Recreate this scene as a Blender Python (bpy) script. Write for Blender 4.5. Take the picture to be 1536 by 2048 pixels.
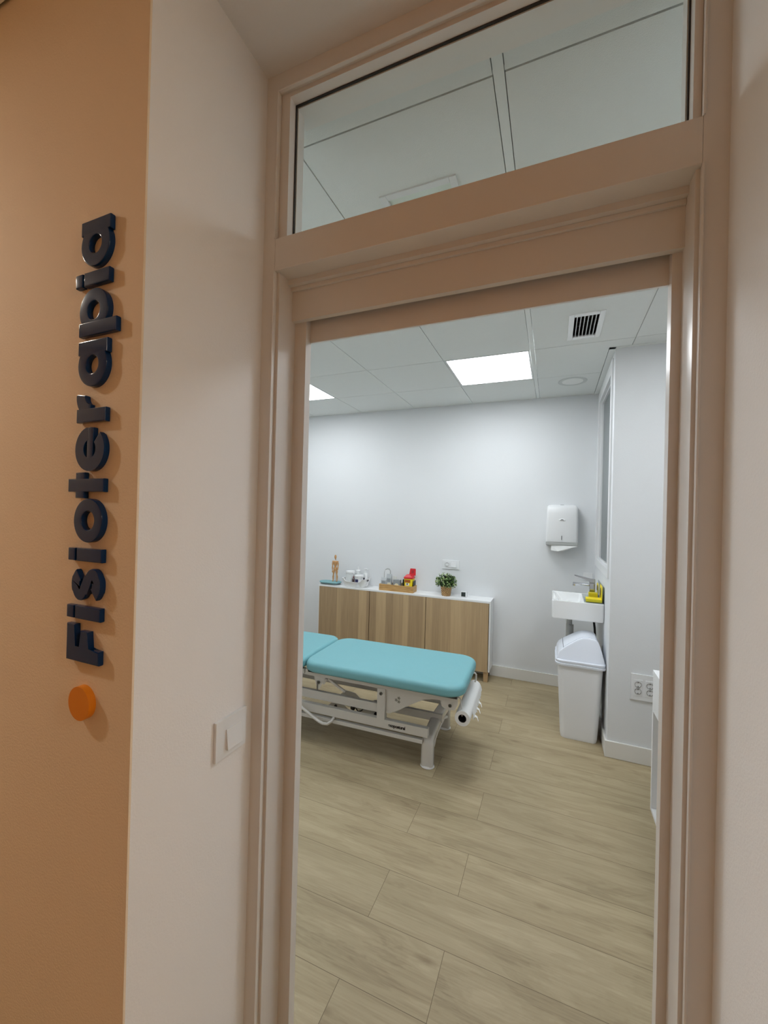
import bpy, bmesh, math, random
from mathutils import Vector, Matrix

for o in list(bpy.data.objects):
    bpy.data.objects.remove(o)
SC = bpy.context.scene
COL = SC.collection

# ------------------------------------------------------------------ camera
yaw, pitch, roll = 0.39364209, 0.0040619, 0.02485337
F_PX = 812.26
fw = Vector((-math.sin(yaw) * math.cos(pitch), math.cos(yaw) * math.cos(pitch), math.sin(pitch)))
rt = Vector((math.cos(yaw), math.sin(yaw), 0))
up = rt.cross(fw)
r2 = math.cos(roll) * rt + math.sin(roll) * up
u2 = -math.sin(roll) * rt + math.cos(roll) * up
camd = bpy.data.cameras.new('camera')
camd.sensor_fit = 'VERTICAL'
camd.sensor_height = 36.0
camd.lens = 36.0 * F_PX / 2048.0
camd.clip_start = 0.02
cam = bpy.data.objects.new('camera', camd)
COL.objects.link(cam)
M = Matrix((r2, u2, -fw)).transposed().to_4x4()
M.translation = Vector((0, 0, 1.515))
cam.matrix_world = M
SC.camera = cam

# ------------------------------------------------------------------ view and world
SC.view_settings.view_transform = 'Standard'
SC.view_settings.look = 'None'
SC.view_settings.gamma = 1.0
SC.view_settings.use_curve_mapping = False
SC.view_settings.exposure = 0.0
PANEL_EMIT = 14.0
SPOT_EMIT = 640.0
world = bpy.data.worlds.new('world')
SC.world = world
world.use_nodes = True
world.node_tree.nodes['Background'].inputs[0].default_value = (0.9, 0.95, 1.0, 1)
world.node_tree.nodes['Background'].inputs[1].default_value = 0.03


# ------------------------------------------------------------------ materials
def lin(c):
    return tuple(((v / 12.92) if v <= 0.04045 else ((v + 0.055) / 1.055) ** 2.4) for v in c)


def rgb(r, g, b):
    return lin((r / 255, g / 255, b / 255)) + (1,)


def mat(name, col, rough=0.5, metal=0.0, var=0.03, nscale=8.0, bump=0.0, bscale=200.0, coat=0.0,
        trans=0.0, emit=None, estr=0.0, spec=0.5):
    m = bpy.data.materials.new(name)
    m.use_nodes = True
    nt = m.node_tree
    b = nt.nodes['Principled BSDF']
    tc = nt.nodes.new('ShaderNodeTexCoord')
    if var > 0:
        nz = nt.nodes.new('ShaderNodeTexNoise')
        nz.inputs['Scale'].default_value = nscale
        nz.inputs['Detail'].default_value = 3
        nt.links.new(tc.outputs['Object'], nz.inputs['Vector'])
        mx = nt.nodes.new('ShaderNodeMix')
        mx.data_type = 'RGBA'
        mx.inputs[6].default_value = tuple(c * (1 - var) for c in col[:3]) + (1,)
        mx.inputs[7].default_value = tuple(min(1, c * (1 + var)) for c in col[:3]) + (1,)
        nt.links.new(nz.outputs['Fac'], mx.inputs[0])
        nt.links.new(mx.outputs[2], b.inputs['Base Color'])
    else:
        b.inputs['Base Color'].default_value = col
    if bump > 0:
        n2 = nt.nodes.new('ShaderNodeTexNoise')
        n2.inputs['Scale'].default_value = bscale
        n2.inputs['Detail'].default_value = 4
        nt.links.new(tc.outputs['Object'], n2.inputs['Vector'])
        bp = nt.nodes.new('ShaderNodeBump')
        bp.inputs['Strength'].default_value = bump
        bp.inputs['Distance'].default_value = 0.002
        nt.links.new(n2.outputs['Fac'], bp.inputs['Height'])
        nt.links.new(bp.outputs['Normal'], b.inputs['Normal'])
    b.inputs['Roughness'].default_value = rough
    b.inputs['Metallic'].default_value = metal
    b.inputs['Coat Weight'].default_value = coat
    b.inputs['Coat Roughness'].default_value = 0.08
    b.inputs['Specular IOR Level'].default_value = spec
    if trans:
        b.inputs['Transmission Weight'].default_value = trans
    if emit:
        b.inputs['Emission Color'].default_value = emit
        b.inputs['Emission Strength'].default_value = estr
    return m


def glass_mat(name, tint=(0.97, 0.99, 0.98, 1)):
    m = bpy.data.materials.new(name)
    m.use_nodes = True
    nt = m.node_tree
    nt.nodes.remove(nt.nodes['Principled BSDF'])
    out = nt.nodes['Material Output']
    t = nt.nodes.new('ShaderNodeBsdfTransparent')
    t.inputs[0].default_value = tint
    g = nt.nodes.new('ShaderNodeBsdfGlossy')
    g.inputs['Roughness'].default_value = 0.02
    lw = nt.nodes.new('ShaderNodeLayerWeight')
    lw.inputs['Blend'].default_value = 0.5
    pw = nt.nodes.new('ShaderNodeMath')
    pw.operation = 'POWER'
    pw.inputs[1].default_value = 4.0
    nt.links.new(lw.outputs['Facing'], pw.inputs[0])
    ml = nt.nodes.new('ShaderNodeMath')
    ml.operation = 'MULTIPLY_ADD'
    ml.inputs[1].default_value = 0.6
    ml.inputs[2].default_value = 0.02
    nt.links.new(pw.outputs[0], ml.inputs[0])
    mx = nt.nodes.new('ShaderNodeMixShader')
    nt.links.new(ml.outputs[0], mx.inputs[0])
    nt.links.new(t.outputs[0], mx.inputs[1])
    nt.links.new(g.outputs[0], mx.inputs[2])
    nt.links.new(mx.outputs[0], out.inputs[0])
    return m


def floor_mat():
    m = bpy.data.materials.new('oak_vinyl_planks')
    m.use_nodes = True
    nt = m.node_tree
    L = nt.links.new
    N = nt.nodes.new
    b = nt.nodes['Principled BSDF']
    tc = N('ShaderNodeTexCoord')
    mp = N('ShaderNodeMapping')
    mp.inputs['Location'].default_value = (0.608, -1.185, 0)
    L(tc.outputs['Object'], mp.inputs['Vector'])
    br = N('ShaderNodeTexBrick')
    br.offset = 0.76
    br.offset_frequency = 2
    br.squash = 1.0
    br.inputs['Scale'].default_value = 1.0
    br.inputs['Brick Width'].default_value = 1.22
    br.inputs['Row Height'].default_value = 0.2205
    br.inputs['Mortar Size'].default_value = 0.0011
    br.inputs['Mortar Smooth'].default_value = 0.2
    br.inputs['Bias'].default_value = 0.0
    br.inputs['Color1'].default_value = (0, 0, 0, 1)
    br.inputs['Color2'].default_value = (1, 1, 1, 1)
    br.inputs['Mortar'].default_value = (0.5, 0.5, 0.5, 1)
    L(mp.outputs['Vector'], br.inputs['Vector'])
    sep = N('ShaderNodeSeparateColor')
    L(br.outputs['Color'], sep.inputs[0])
    # per-plank offset for the grain
    vm = N('ShaderNodeVectorMath')
    vm.operation = 'SCALE'
    vm.inputs['Scale'].default_value = 9.0
    L(br.outputs['Color'], vm.inputs[0])
    va = N('ShaderNodeVectorMath')
    L(tc.outputs['Object'], va.inputs[0])
    L(vm.outputs['Vector'], va.inputs[1])
    # broad cathedral figure
    mp2 = N('ShaderNodeMapping')
    mp2.inputs['Scale'].default_value = (1.1, 7.0, 1)
    L(va.outputs['Vector'], mp2.inputs['Vector'])
    n1 = N('ShaderNodeTexNoise')
    n1.inputs['Scale'].default_value = 1.6
    n1.inputs['Detail'].default_value = 5
    n1.inputs['Roughness'].default_value = 0.6
    n1.inputs['Distortion'].default_value = 0.6
    L(mp2.outputs['Vector'], n1.inputs['Vector'])
    # fine fibre
    mp3 = N('ShaderNodeMapping')
    mp3.inputs['Scale'].default_value = (5.0, 110.0, 1)
    L(va.outputs['Vector'], mp3.inputs['Vector'])
    n2 = N('ShaderNodeTexNoise')
    n2.inputs['Scale'].default_value = 1.5
    n2.inputs['Detail'].default_value = 4
    L(mp3.outputs['Vector'], n2.inputs['Vector'])
    # rings: wave driven by the broad noise
    m4 = N('ShaderNodeMath')
    m4.operation = 'MULTIPLY'
    m4.inputs[1].default_value = 60.0
    L(n1.outputs['Fac'], m4.inputs[0])
    m5 = N('ShaderNodeMath')
    m5.operation = 'SINE'
    L(m4.outputs[0], m5.inputs[0])
    m6 = N('ShaderNodeMath')
    m6.operation = 'MULTIPLY_ADD'
    m6.inputs[1].default_value = 0.035
    L(m5.outputs[0], m6.inputs[0])
    L(n1.outputs['Fac'], m6.inputs[2])
    # fibre adds
    m7 = N('ShaderNodeMath')
    m7.operation = 'MULTIPLY_ADD'
    m7.inputs[1].default_value = 0.45
    L(n2.outputs['Fac'], m7.inputs[0])
    L(m6.outputs[0], m7.inputs[2])
    cr = N('ShaderNodeValToRGB')
    e = cr.color_ramp.elements
    e[0].position = 0.45
    e[0].color = rgb(142, 126, 98)
    e[1].position = 0.98
    e[1].color = rgb(180, 165, 134)
    x = cr.color_ramp.elements.new(0.68)
    x.color = rgb(164, 149, 118)
    L(m7.outputs[0], cr.inputs[0])
    # plank tone
    mr = N('ShaderNodeMapRange')
    mr.inputs[3].default_value = 0.95
    mr.inputs[4].default_value = 1.04
    L(sep.outputs[0], mr.inputs[0])
    hv = N('ShaderNodeHueSaturation')
    L(mr.outputs[0], hv.inputs['Value'])
    L(cr.outputs[0], hv.inputs['Color'])
    # knots
    vo = N('ShaderNodeTexVoronoi')
    vo.inputs['Scale'].default_value = 1.0
    mp4 = N('ShaderNodeMapping')
    mp4.inputs['Scale'].default_value = (2.1, 6.5, 1)
    L(va.outputs['Vector'], mp4.inputs['Vector'])
    n5 = N('ShaderNodeTexNoise')
    n5.inputs['Scale'].default_value = 14
    L(tc.outputs['Object'], n5.inputs['Vector'])
    mxv = N('ShaderNodeMix')
    mxv.data_type = 'VECTOR'
    mxv.inputs[0].default_value = 0.08
    L(mp4.outputs['Vector'], mxv.inputs[4])
    L(n5.outputs['Color'], mxv.inputs[5])
    L(mxv.outputs[1], vo.inputs['Vector'])
    kr = N('ShaderNodeMapRange')
    kr.inputs[1].default_value = 0.02
    kr.inputs[2].default_value = 0.10
    kr.inputs[3].default_value = 0.6
    kr.inputs[4].default_value = 0.0
    L(vo.outputs['Distance'], kr.inputs[0])
    kx = N('ShaderNodeMix')
    kx.data_type = 'RGBA'
    kx.inputs[7].default_value = rgb(118, 100, 74)
    L(kr.outputs[0], kx.inputs[0])
    L(hv.outputs[0], kx.inputs[6])
    # seams
    sx = N('ShaderNodeMix')
    sx.data_type = 'RGBA'
    sx.inputs[7].default_value = rgb(112, 97, 72)
    L(br.outputs['Fac'], sx.inputs[0])
    L(kx.outputs[2], sx.inputs[6])
    L(sx.outputs[2], b.inputs['Base Color'])
    b.inputs['Roughness'].default_value = 0.55
    b.inputs['Specular IOR Level'].default_value = 0.35
    bp = N('ShaderNodeBump')
    bp.inputs['Strength'].default_value = 0.12
    bp.inputs['Distance'].default_value = 0.002
    L(n2.outputs['Fac'], bp.inputs['Height'])
    L(bp.outputs['Normal'], b.inputs['Normal'])
    return m


def door_wood_mat():
    """striped walnut effect: vertical staves of changing tone"""
    m = bpy.data.materials.new('staved_oak_front')
    m.use_nodes = True
    nt = m.node_tree
    L = nt.links.new
    N = nt.nodes.new
    b = nt.nodes['Principled BSDF']
    tc = N('ShaderNodeTexCoord')
    sx = N('ShaderNodeSeparateXYZ')
    L(tc.outputs['Object'], sx.inputs[0])
    # staves
    mm = N('ShaderNodeMath')
    mm.operation = 'MULTIPLY'
    mm.inputs[1].default_value = 10.4
    L(sx.outputs['X'], mm.inputs[0])
    nzz = N('ShaderNodeTexNoise')
    nzz.noise_dimensions = '1D'
    nzz.inputs['Scale'].default_value = 0.7
    L(mm.outputs[0], nzz.inputs['W'])
    ad = N('ShaderNodeMath')
    ad.operation = 'MULTIPLY_ADD'
    ad.inputs[1].default_value = 2.0
    L(nzz.outputs['Fac'], ad.inputs[0])
    L(mm.outputs[0], ad.inputs[2])
    wn = N('ShaderNodeTexWhiteNoise')
    wn.noise_dimensions = '1D'
    fl = N('ShaderNodeMath')
    fl.operation = 'FLOOR'
    L(ad.outputs[0], fl.inputs[0])
    L(fl.outputs[0], wn.inputs['W'])
    mp = N('ShaderNodeMapping')
    mp.inputs['Scale'].default_value = (60, 60, 2.2)
    L(tc.outputs['Object'], mp.inputs['Vector'])
    n = N('ShaderNodeTexNoise')
    n.inputs['Scale'].default_value = 1.6
    n.inputs['Detail'].default_value = 6
    n.inputs['Distortion'].default_value = 0.4
    L(mp.outputs['Vector'], n.inputs['Vector'])
    ad2 = N('ShaderNodeMath')
    ad2.operation = 'MULTIPLY_ADD'
    ad2.inputs[1].default_value = 0.55
    L(wn.outputs['Value'], ad2.inputs[0])
    mu = N('ShaderNodeMath')
    mu.operation = 'MULTIPLY'
    mu.inputs[1].default_value = 0.6
    L(n.outputs['Fac'], mu.inputs[0])
    L(mu.outputs[0], ad2.inputs[2])
    cr = N('ShaderNodeValToRGB')
    e = cr.color_ramp.elements
    e[0].position = 0.12
    e[0].color = rgb(150, 126, 96)
    e[1].position = 0.9
    e[1].color = rgb(198, 172, 133)
    L(ad2.outputs[0], cr.inputs[0])
    L(cr.outputs[0], b.inputs['Base Color'])
    b.inputs['Roughness'].default_value = 0.55
    return m


def bamboo_mat():
    m = mat('bamboo', rgb(205, 165, 105), 0.5, var=0)
    nt = m.node_tree
    L = nt.links.new
    N = nt.nodes.new
    b = nt.nodes['Principled BSDF']
    tc = N('ShaderNodeTexCoord')
    mp = N('ShaderNodeMapping')
    mp.inputs['Scale'].default_value = (8, 8, 90)
    L(tc.outputs['Object'], mp.inputs['Vector'])
    n = N('ShaderNodeTexNoise')
    n.inputs['Scale'].default_value = 1.5
    n.inputs['Detail'].default_value = 4
    L(mp.outputs['Vector'], n.inputs['Vector'])
    cr = N('ShaderNodeValToRGB')
    cr.color_ramp.elements[0].position = 0.3
    cr.color_ramp.elements[0].color = rgb(168, 124, 70)
    cr.color_ramp.elements[1].position = 0.7
    cr.color_ramp.elements[1].color = rgb(214, 174, 114)
    L(n.outputs['Fac'], cr.inputs[0])
    L(cr.outputs[0], b.inputs['Base Color'])
    return m


def weave_mat():
    m = mat('woven_seagrass', rgb(190, 150, 100), 0.7, var=0)
    nt = m.node_tree
    L = nt.links.new
    N = nt.nodes.new
    b = nt.nodes['Principled BSDF']
    tc = N('ShaderNodeTexCoord')
    w = N('ShaderNodeTexWave')
    w.bands_direction = 'DIAGONAL'
    w.inputs['Scale'].default_value = 38
    w.inputs['Distortion'].default_value = 5
    w.inputs['Detail'].default_value = 2
    L(tc.outputs['Object'], w.inputs['Vector'])
    cr = N('ShaderNodeValToRGB')
    cr.color_ramp.elements[0].color = rgb(128, 88, 48)
    cr.color_ramp.elements[1].color = rgb(222, 184, 128)
    L(w.outputs['Fac'], cr.inputs[0])
    L(cr.outputs[0], b.inputs['Base Color'])
    bp = N('ShaderNodeBump')
    bp.inputs['Distance'].default_value = 0.004
    L(w.outputs['Fac'], bp.inputs['Height'])
    L(bp.outputs['Normal'], b.inputs['Normal'])
    return m


def dim_col(c, k):
    return tuple(v * k for v in c[:3]) + (1,)


WALLW = mat('wall_white', rgb(226, 229, 231), 0.85, var=0.012, nscale=3, bump=0.25, bscale=260)
WALLN = mat('wall_white_passage', rgb(238, 237, 236), 0.85, var=0.012, nscale=3, bump=0.25, bscale=260)
WALLT = mat('wall_tan', rgb(238, 219, 192), 0.8, var=0.02, nscale=4, bump=0.3, bscale=240)
WALLB = mat('wall_terracotta', rgb(178, 134, 96), 0.8, var=0.02, nscale=4, bump=0.3, bscale=240)
CEILM = mat('ceiling_tile', rgb(231, 234, 232), 0.9, var=0.012, nscale=30, bump=0.35, bscale=420)
GRIDM = mat('ceiling_grid', rgb(234, 237, 235), 0.6, var=0.01)
VOIDM = mat('ceiling_void', rgb(120, 122, 120), 0.9, var=0.02)
FRAMEM = mat('lacquered_frame', rgb(236, 233, 229), 0.30, var=0.01, nscale=5, bump=0.04, bscale=90)
BASEM = mat('baseboard_white', rgb(228, 227, 222), 0.45, var=0.01)
RUBBER = mat('black_rubber', rgb(38, 30, 30), 0.6, var=0.05)
FLOORM = floor_mat()
WOODF = door_wood_mat()
LEGWOOD = mat('oak_leg', rgb(182, 152, 112), 0.5, var=0.08, nscale=30)
WHITE = mat('white_laminate', rgb(238, 240, 241), 0.35, var=0.01)
WPLAST = mat('white_plastic', rgb(232, 234, 235), 0.3, var=0.01)
WPLAST2 = mat('white_plastic_milky', rgb(240, 241, 240), 0.4, var=0.02)
GPLAST = mat('grey_plastic', rgb(176, 178, 176), 0.4, var=0.02)
BIN_BODY = mat('bin_pale_grey', rgb(234, 236, 238), 0.42, var=0.01)
BIN_LID = mat('bin_lid_blue_white', rgb(230, 236, 246), 0.28, var=0.01)
VINYL = mat('turquoise_vinyl', rgb(116, 175, 183), 0.5, var=0.02, nscale=20, bump=0.3, bscale=700)
STEELW = mat('white_powdercoat', rgb(214, 212, 207), 0.35, var=0.015, nscale=10)
LEGPL = mat('glossy_foot_cover', rgb(210, 208, 203), 0.15, var=0.01, coat=0.5)
BOLTM = mat('zinc_bolt', rgb(120, 120, 118), 0.3, metal=0.9, var=0.05)
CHROME = mat('chrome', rgb(190, 192, 196), 0.12, metal=1.0, var=0.0)
CERAMIC = mat('white_ceramic', rgb(244, 246, 247), 0.08, var=0.0, coat=0.4)
PAPER = mat('white_paper', rgb(240, 241, 240), 0.9, var=0.015, nscale=60, bump=0.5, bscale=220)
DARK = mat('dark_core', rgb(24, 20, 18), 0.8, var=0.05)
BLACKP = mat('black_plastic', rgb(28, 27, 28), 0.4, var=0.05)
NAVY = mat('navy_gloss_letter', rgb(6, 50, 98), 0.12, var=0.03, spec=0.3)
ORANGE = mat('orange_disc', rgb(232, 140, 20), 0.4, var=0.02)
YELLOW = mat('yellow_plastic', rgb(250, 226, 30), 0.45, var=0.03)
REDP = mat('red_plastic', rgb(205, 30, 42), 0.35, var=0.03)
REDD = mat('dark_red_print', rgb(150, 20, 30), 0.5, var=0.03)
TEAL = mat('teal_lid', rgb(122, 172, 178), 0.5, var=0.02)
TEALG = mat('grey_teal_base', rgb(118, 136, 138), 0.5, var=0.02)
MANW = mat('beech_mannequin', rgb(196, 150, 100), 0.5, var=0.08, nscale=30)
GLASS = glass_mat('clear_glass')
ACRYL = glass_mat('clear_acrylic', (0.9, 0.93, 0.93, 1))
GGLASS = mat('grey_frosted_glass', rgb(112, 120, 121), 0.28, var=0.03, nscale=2, spec=0.4)
MIST = mat('frosted_plastic', rgb(226, 230, 230), 0.3, var=0.02)
SILV = mat('silver_foil', rgb(196, 200, 203), 0.35, metal=0.35, var=0.05, nscale=60)
GREYBOX = mat('grey_card', rgb(150, 156, 160), 0.6, var=0.05, nscale=60)
LEAF1 = mat('leaf_green', rgb(72, 104, 42), 0.5, var=0.25, nscale=90)
LEAF2 = mat('leaf_dark', rgb(26, 44, 24), 0.5, var=0.3, nscale=90)
LEAF3 = mat('leaf_pale', rgb(150, 172, 112), 0.5, var=0.2, nscale=90)
SOIL = mat('stem_brown', rgb(70, 58, 38), 0.8, var=0.1)
BAMBOO = bamboo_mat()
WEAVE = weave_mat()
LCD = mat('lcd_dark', rgb(44, 52, 48), 0.25, var=0.04)
NAVYP = mat('navy_print', rgb(30, 32, 84), 0.5, var=0.03)
BROWNG = mat('dark_brown_bottle', rgb(70, 50, 50), 0.25, var=0.1)
PANELM = mat('led_panel', (1, 1, 1, 1), 0.5, var=0, emit=(0.93, 0.965, 1.0, 1), estr=PANEL_EMIT)
SPOTM = mat('warm_lamp', (1, 1, 1, 1), 0.5, var=0, emit=(1.0, 0.92, 0.80, 1), estr=SPOT_EMIT)
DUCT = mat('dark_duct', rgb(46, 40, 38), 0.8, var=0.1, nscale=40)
PALED = mat('pale_diffuser', rgb(226, 234, 226), 0.5, var=0.01)


# ------------------------------------------------------------------ mesh helpers
class MB:
    def __init__(self):
        self.bm = bmesh.new()

    def box(self, x0, x1, y0, y1, z0, z1, bev=0.0, seg=2):
        r = bmesh.ops.create_cube(self.bm, size=1.0)
        vs = r['verts']
        for v in vs:
            v.co = Vector((x0 + (v.co.x + .5) * (x1 - x0), y0 + (v.co.y + .5) * (y1 - y0), z0 + (v.co.z + .5) * (z1 - z0)))
        if bev > 0:
            es = set()
            for v in vs:
                for e in v.link_edges:
                    es.add(e)
            bmesh.ops.bevel(self.bm, geom=list(es), offset=bev, segments=seg, profile=0.5, affect='EDGES')
        return self

    def cyl(self, a, b, r, r2=None, n=24, caps=True):
        a = Vector(a); b = Vector(b)
        if r2 is None: r2 = r
        d = (b - a).normalized()
        t = Vector((0, 0, 1)) if abs(d.z) < .9 else Vector((1, 0, 0))
        u = d.cross(t).normalized(); w = d.cross(u)
        A = [self.bm.verts.new(a + r * (math.cos(2 * math.pi * i / n) * u + math.sin(2 * math.pi * i / n) * w)) for i in range(n)]
        B = [self.bm.verts.new(b + r2 * (math.cos(2 * math.pi * i / n) * u + math.sin(2 * math.pi * i / n) * w)) for i in range(n)]
        for i in range(n):
            self.bm.faces.new((A[i], A[(i + 1) % n], B[(i + 1) % n], B[i]))
        if caps:
            self.bm.faces.new(A[::-1]); self.bm.faces.new(B)
        return self

    def tube(self, pts, r, n=12, caps=True):
        pts = [Vector(p) for p in pts]
        rings = []
        prev = None
        for i, p in enumerate(pts):
            if i == 0: d = pts[1] - p
            elif i == len(pts) - 1: d = p - pts[i - 1]
            else: d = (pts[i + 1] - p).normalized() + (p - pts[i - 1]).normalized()
            d.normalize()
            if prev is None:
                t = Vector((0, 0, 1)) if abs(d.z) < .9 else Vector((1, 0, 0))
                u = d.cross(t).normalized()
            else:
                u = (prev - d * prev.dot(d)).normalized()
            prev = u
            w = d.cross(u)
            rr = r[i] if isinstance(r, (list, tuple)) else r
            rings.append([self.bm.verts.new(p + rr * (math.cos(2 * math.pi * k / n) * u + math.sin(2 * math.pi * k / n) * w)) for k in range(n)])
        for a, b in zip(rings, rings[1:]):
            for k in range(n):
                self.bm.faces.new((a[k], a[(k + 1) % n], b[(k + 1) % n], b[k]))
        if caps:
            self.bm.faces.new(rings[0][::-1]); self.bm.faces.new(rings[-1])
        return self

    def lathe(self, prof, c=(0, 0, 0), n=32, sx=1.0, sy=1.0):
        """prof: list of (radius, z)"""
        rings = []
        for r, z in prof:
            if r < 1e-6:
                rings.append([self.bm.verts.new((c[0], c[1], c[2] + z))])
            else:
                rings.append([self.bm.verts.new((c[0] + sx * r * math.cos(2 * math.pi * k / n), c[1] + sy * r * math.sin(2 * math.pi * k / n), c[2] + z)) for k in range(n)])
        for a, b in zip(rings, rings[1:]):
            for k in range(n):
                q = (k + 1) % n
                if len(a) == 1 and len(b) == 1: continue
                if len(a) == 1: self.bm.faces.new((a[0], b[q], b[k]))
                elif len(b) == 1: self.bm.faces.new((a[k], a[q], b[0]))
                else: self.bm.faces.new((a[k], a[q], b[q], b[k]))
        return self

    def loops(self, rings, caps=(True, True)):
        R = [[self.bm.verts.new(p) for p in ring] for ring in rings]
        n = len(R[0])
        for a, b in zip(R, R[1:]):
            for k in range(n):
                self.bm.faces.new((a[k], a[(k + 1) % n], b[(k + 1) % n], b[k]))
        if caps[0]: self.bm.faces.new(R[0][::-1])
        if caps[1]: self.bm.faces.new(R[-1])
        return self

    def prism(self, poly, axis, a, b, bev=0.0):
        """poly of 2D points; axis 'y': points are (x,z); 'x': (y,z); 'z': (x,y)"""
        def P(p, t):
            if axis == 'y': return (p[0], t, p[1])
            if axis == 'x': return (t, p[0], p[1])
            return (p[0], p[1], t)
        A = [self.bm.verts.new(P(p, a)) for p in poly]
        B = [self.bm.verts.new(P(p, b)) for p in poly]
        n = len(poly)
        fs = [self.bm.faces.new(A[::-1]), self.bm.faces.new(B)]
        for i in range(n):
            fs.append(self.bm.faces.new((A[i], A[(i + 1) % n], B[(i + 1) % n], B[i])))
        if bev > 0:
            es = set()
            for f in fs[:2]:
                for e in f.edges: es.add(e)
            bmesh.ops.bevel(self.bm, geom=list(es), offset=bev, segments=2, profile=0.5, affect='EDGES')
        return self

    def build(self, name, m, parent=None, smooth=True, kind=None):
        bmesh.ops.recalc_face_normals(self.bm, faces=self.bm.faces)
        me = bpy.data.meshes.new(name)
        self.bm.to_mesh(me)
        self.bm.free()
        me.materials.append(m)
        if smooth:
            for p in me.polygons: p.use_smooth = True
            try:
                me.set_sharp_from_angle(angle=math.radians(38))
            except Exception:
                pass
        o = bpy.data.objects.new(name, me)
        COL.objects.link(o)
        if smooth:
            w_n = o.modifiers.new('weighted_normals', 'WEIGHTED_NORMAL')
            w_n.keep_sharp = True
            w_n.mode = 'FACE_AREA_WITH_ANGLE'
        if parent is not None:
            o.parent = parent
            o.matrix_parent_inverse = Matrix.Translation(-parent.location) if parent.type != 'EMPTY' or True else Matrix()
            if parent.get('_rot'):
                pass
        if kind: o['kind'] = kind
        return o


def rrect(cx, cy, hx, hy, r, z, n=6):
    """rounded rectangle loop"""
    r = max(0.0005, min(r, hx - 1e-4, hy - 1e-4))
    pts = []
    for qx, qy, a0 in ((1, 1, 0), (-1, 1, 90), (-1, -1, 180), (1, -1, 270)):
        for k in range(n + 1):
            a = math.radians(a0 + 90 * k / n)
            pts.append((cx + qx * (hx - r) + r * math.cos(a), cy + qy * (hy - r) + r * math.sin(a), z))
    return pts


def empty(name, loc, label, cat, group=None, kind=None):
    o = bpy.data.objects.new(name, None)
    o.empty_display_size = 0.05
    COL.objects.link(o)
    o.location = loc
    if label: o['label'] = label
    if cat: o['category'] = cat
    if group: o['group'] = group
    if kind: o['kind'] = kind
    return o


def tag(o, label, cat, group=None):
    o['label'] = label
    o['category'] = cat
    if group: o['group'] = group
    return o


def struct(mb, name, m, label=None, cat=None, smooth=False):
    o = mb.build(name, m, None, smooth)
    o['kind'] = 'structure'
    if label: o['label'] = label
    if cat: o['category'] = cat
    return o


# ------------------------------------------------------------------ dimensions
XL, XR = -0.710, 0.2633        # passage niche sides
YS = 0.518                     # face of the sign wall
YD = 0.848                     # door frame face
YB = 0.960                     # inner face of the front wall
CZ = 2.6135                    # treatment room ceiling
YF = 4.0                       # far wall
XW = 0.352                     # window wall
YC = 2.97                      # wall corner face
XLL, XRR = -3.15, 2.2

# ------------------------------------------------------------------ floor and walls
struct(MB().box(XLL - .1, XRR + .1, -1.3, YF + .1, -0.06, 0.0), 'floor', FLOORM, 'pale oak vinyl plank floor', 'floor')
struct(MB().box(XLL - .1, XRR + .1, YF, YF + .1, 0, 2.9), 'wall_far', WALLW, 'white far wall behind the low cabinet', 'wall')
struct(MB().box(XLL - .1, XLL, YB, YF, 0, 2.9), 'wall_left', WALLW, 'white left wall of the treatment room', 'wall')
struct(MB().box(XRR, XRR + .1, YB, YC, 0, 2.9), 'wall_right', WALLW, 'white right wall of the treatment room', 'wall')
# corner block with window opening facing -x
WY0, WY1, WZ0, WZ1 = 3.075, 3.88, 1.15, 2.55
w = MB()
w.box(XW, XRR + .1, YC, WY0, 0, 2.9)
w.box(XW, XW + .25, WY1, YF, 0, 2.9)
w.box(XW, XW + .25, WY0, WY1, 0, WZ0)
w.box(XW, XW + .25, WY0, WY1, WZ1, 2.9)
struct(w, 'wall_corner', WALLW, 'white projecting wall corner right of the wash basin', 'wall')
# front wall (between passage and room), tan paint on passage face is its own skin
w = MB()
w.box(XLL - .1, XL, YS + .004, YB, 0, 2.9)
w.box(XR, XRR + .1, YS + .004, YB, 0, 2.9)
w.box(XL, XR, YS + .004, YB, 2.641, 2.9)
struct(w, 'wall_front', WALLN, 'white wall thickness around the doorway niche', 'wall')
w = MB()
w.box(XLL - .1, XL, YS, YS + .004, 0, 2.9)
w.box(XR, XRR + .1, YS, YS + .004, 0, 2.9)
w.box(XL, XR, YS, YS + .004, 2.641, 2.9)
struct(w, 'wall_sign', WALLT, 'tan painted passage wall carrying the blue letters', 'wall')
# passage shell behind the camera
struct(MB().box(XLL - .1, XRR + .1, -1.3, -1.2, 0, 2.9), 'wall_passage_back', WALLB, 'tan passage wall opposite the door', 'wall')
struct(MB().box(XLL - .1, XLL, -1.2, YS, 0, 2.9), 'wall_passage_left', WALLT, 'tan end wall of the passage', 'wall')
struct(MB().box(XRR, XRR + .1, -1.2, YS, 0, 2.9), 'wall_passage_right', WALLT, 'tan right end wall of the passage', 'wall')
struct(MB().box(XLL - .1, XRR + .1, -1.2, YS - .006, 2.672, 2.72), 'ceiling_passage', WALLN, 'plain passage ceiling', 'ceiling')

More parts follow.
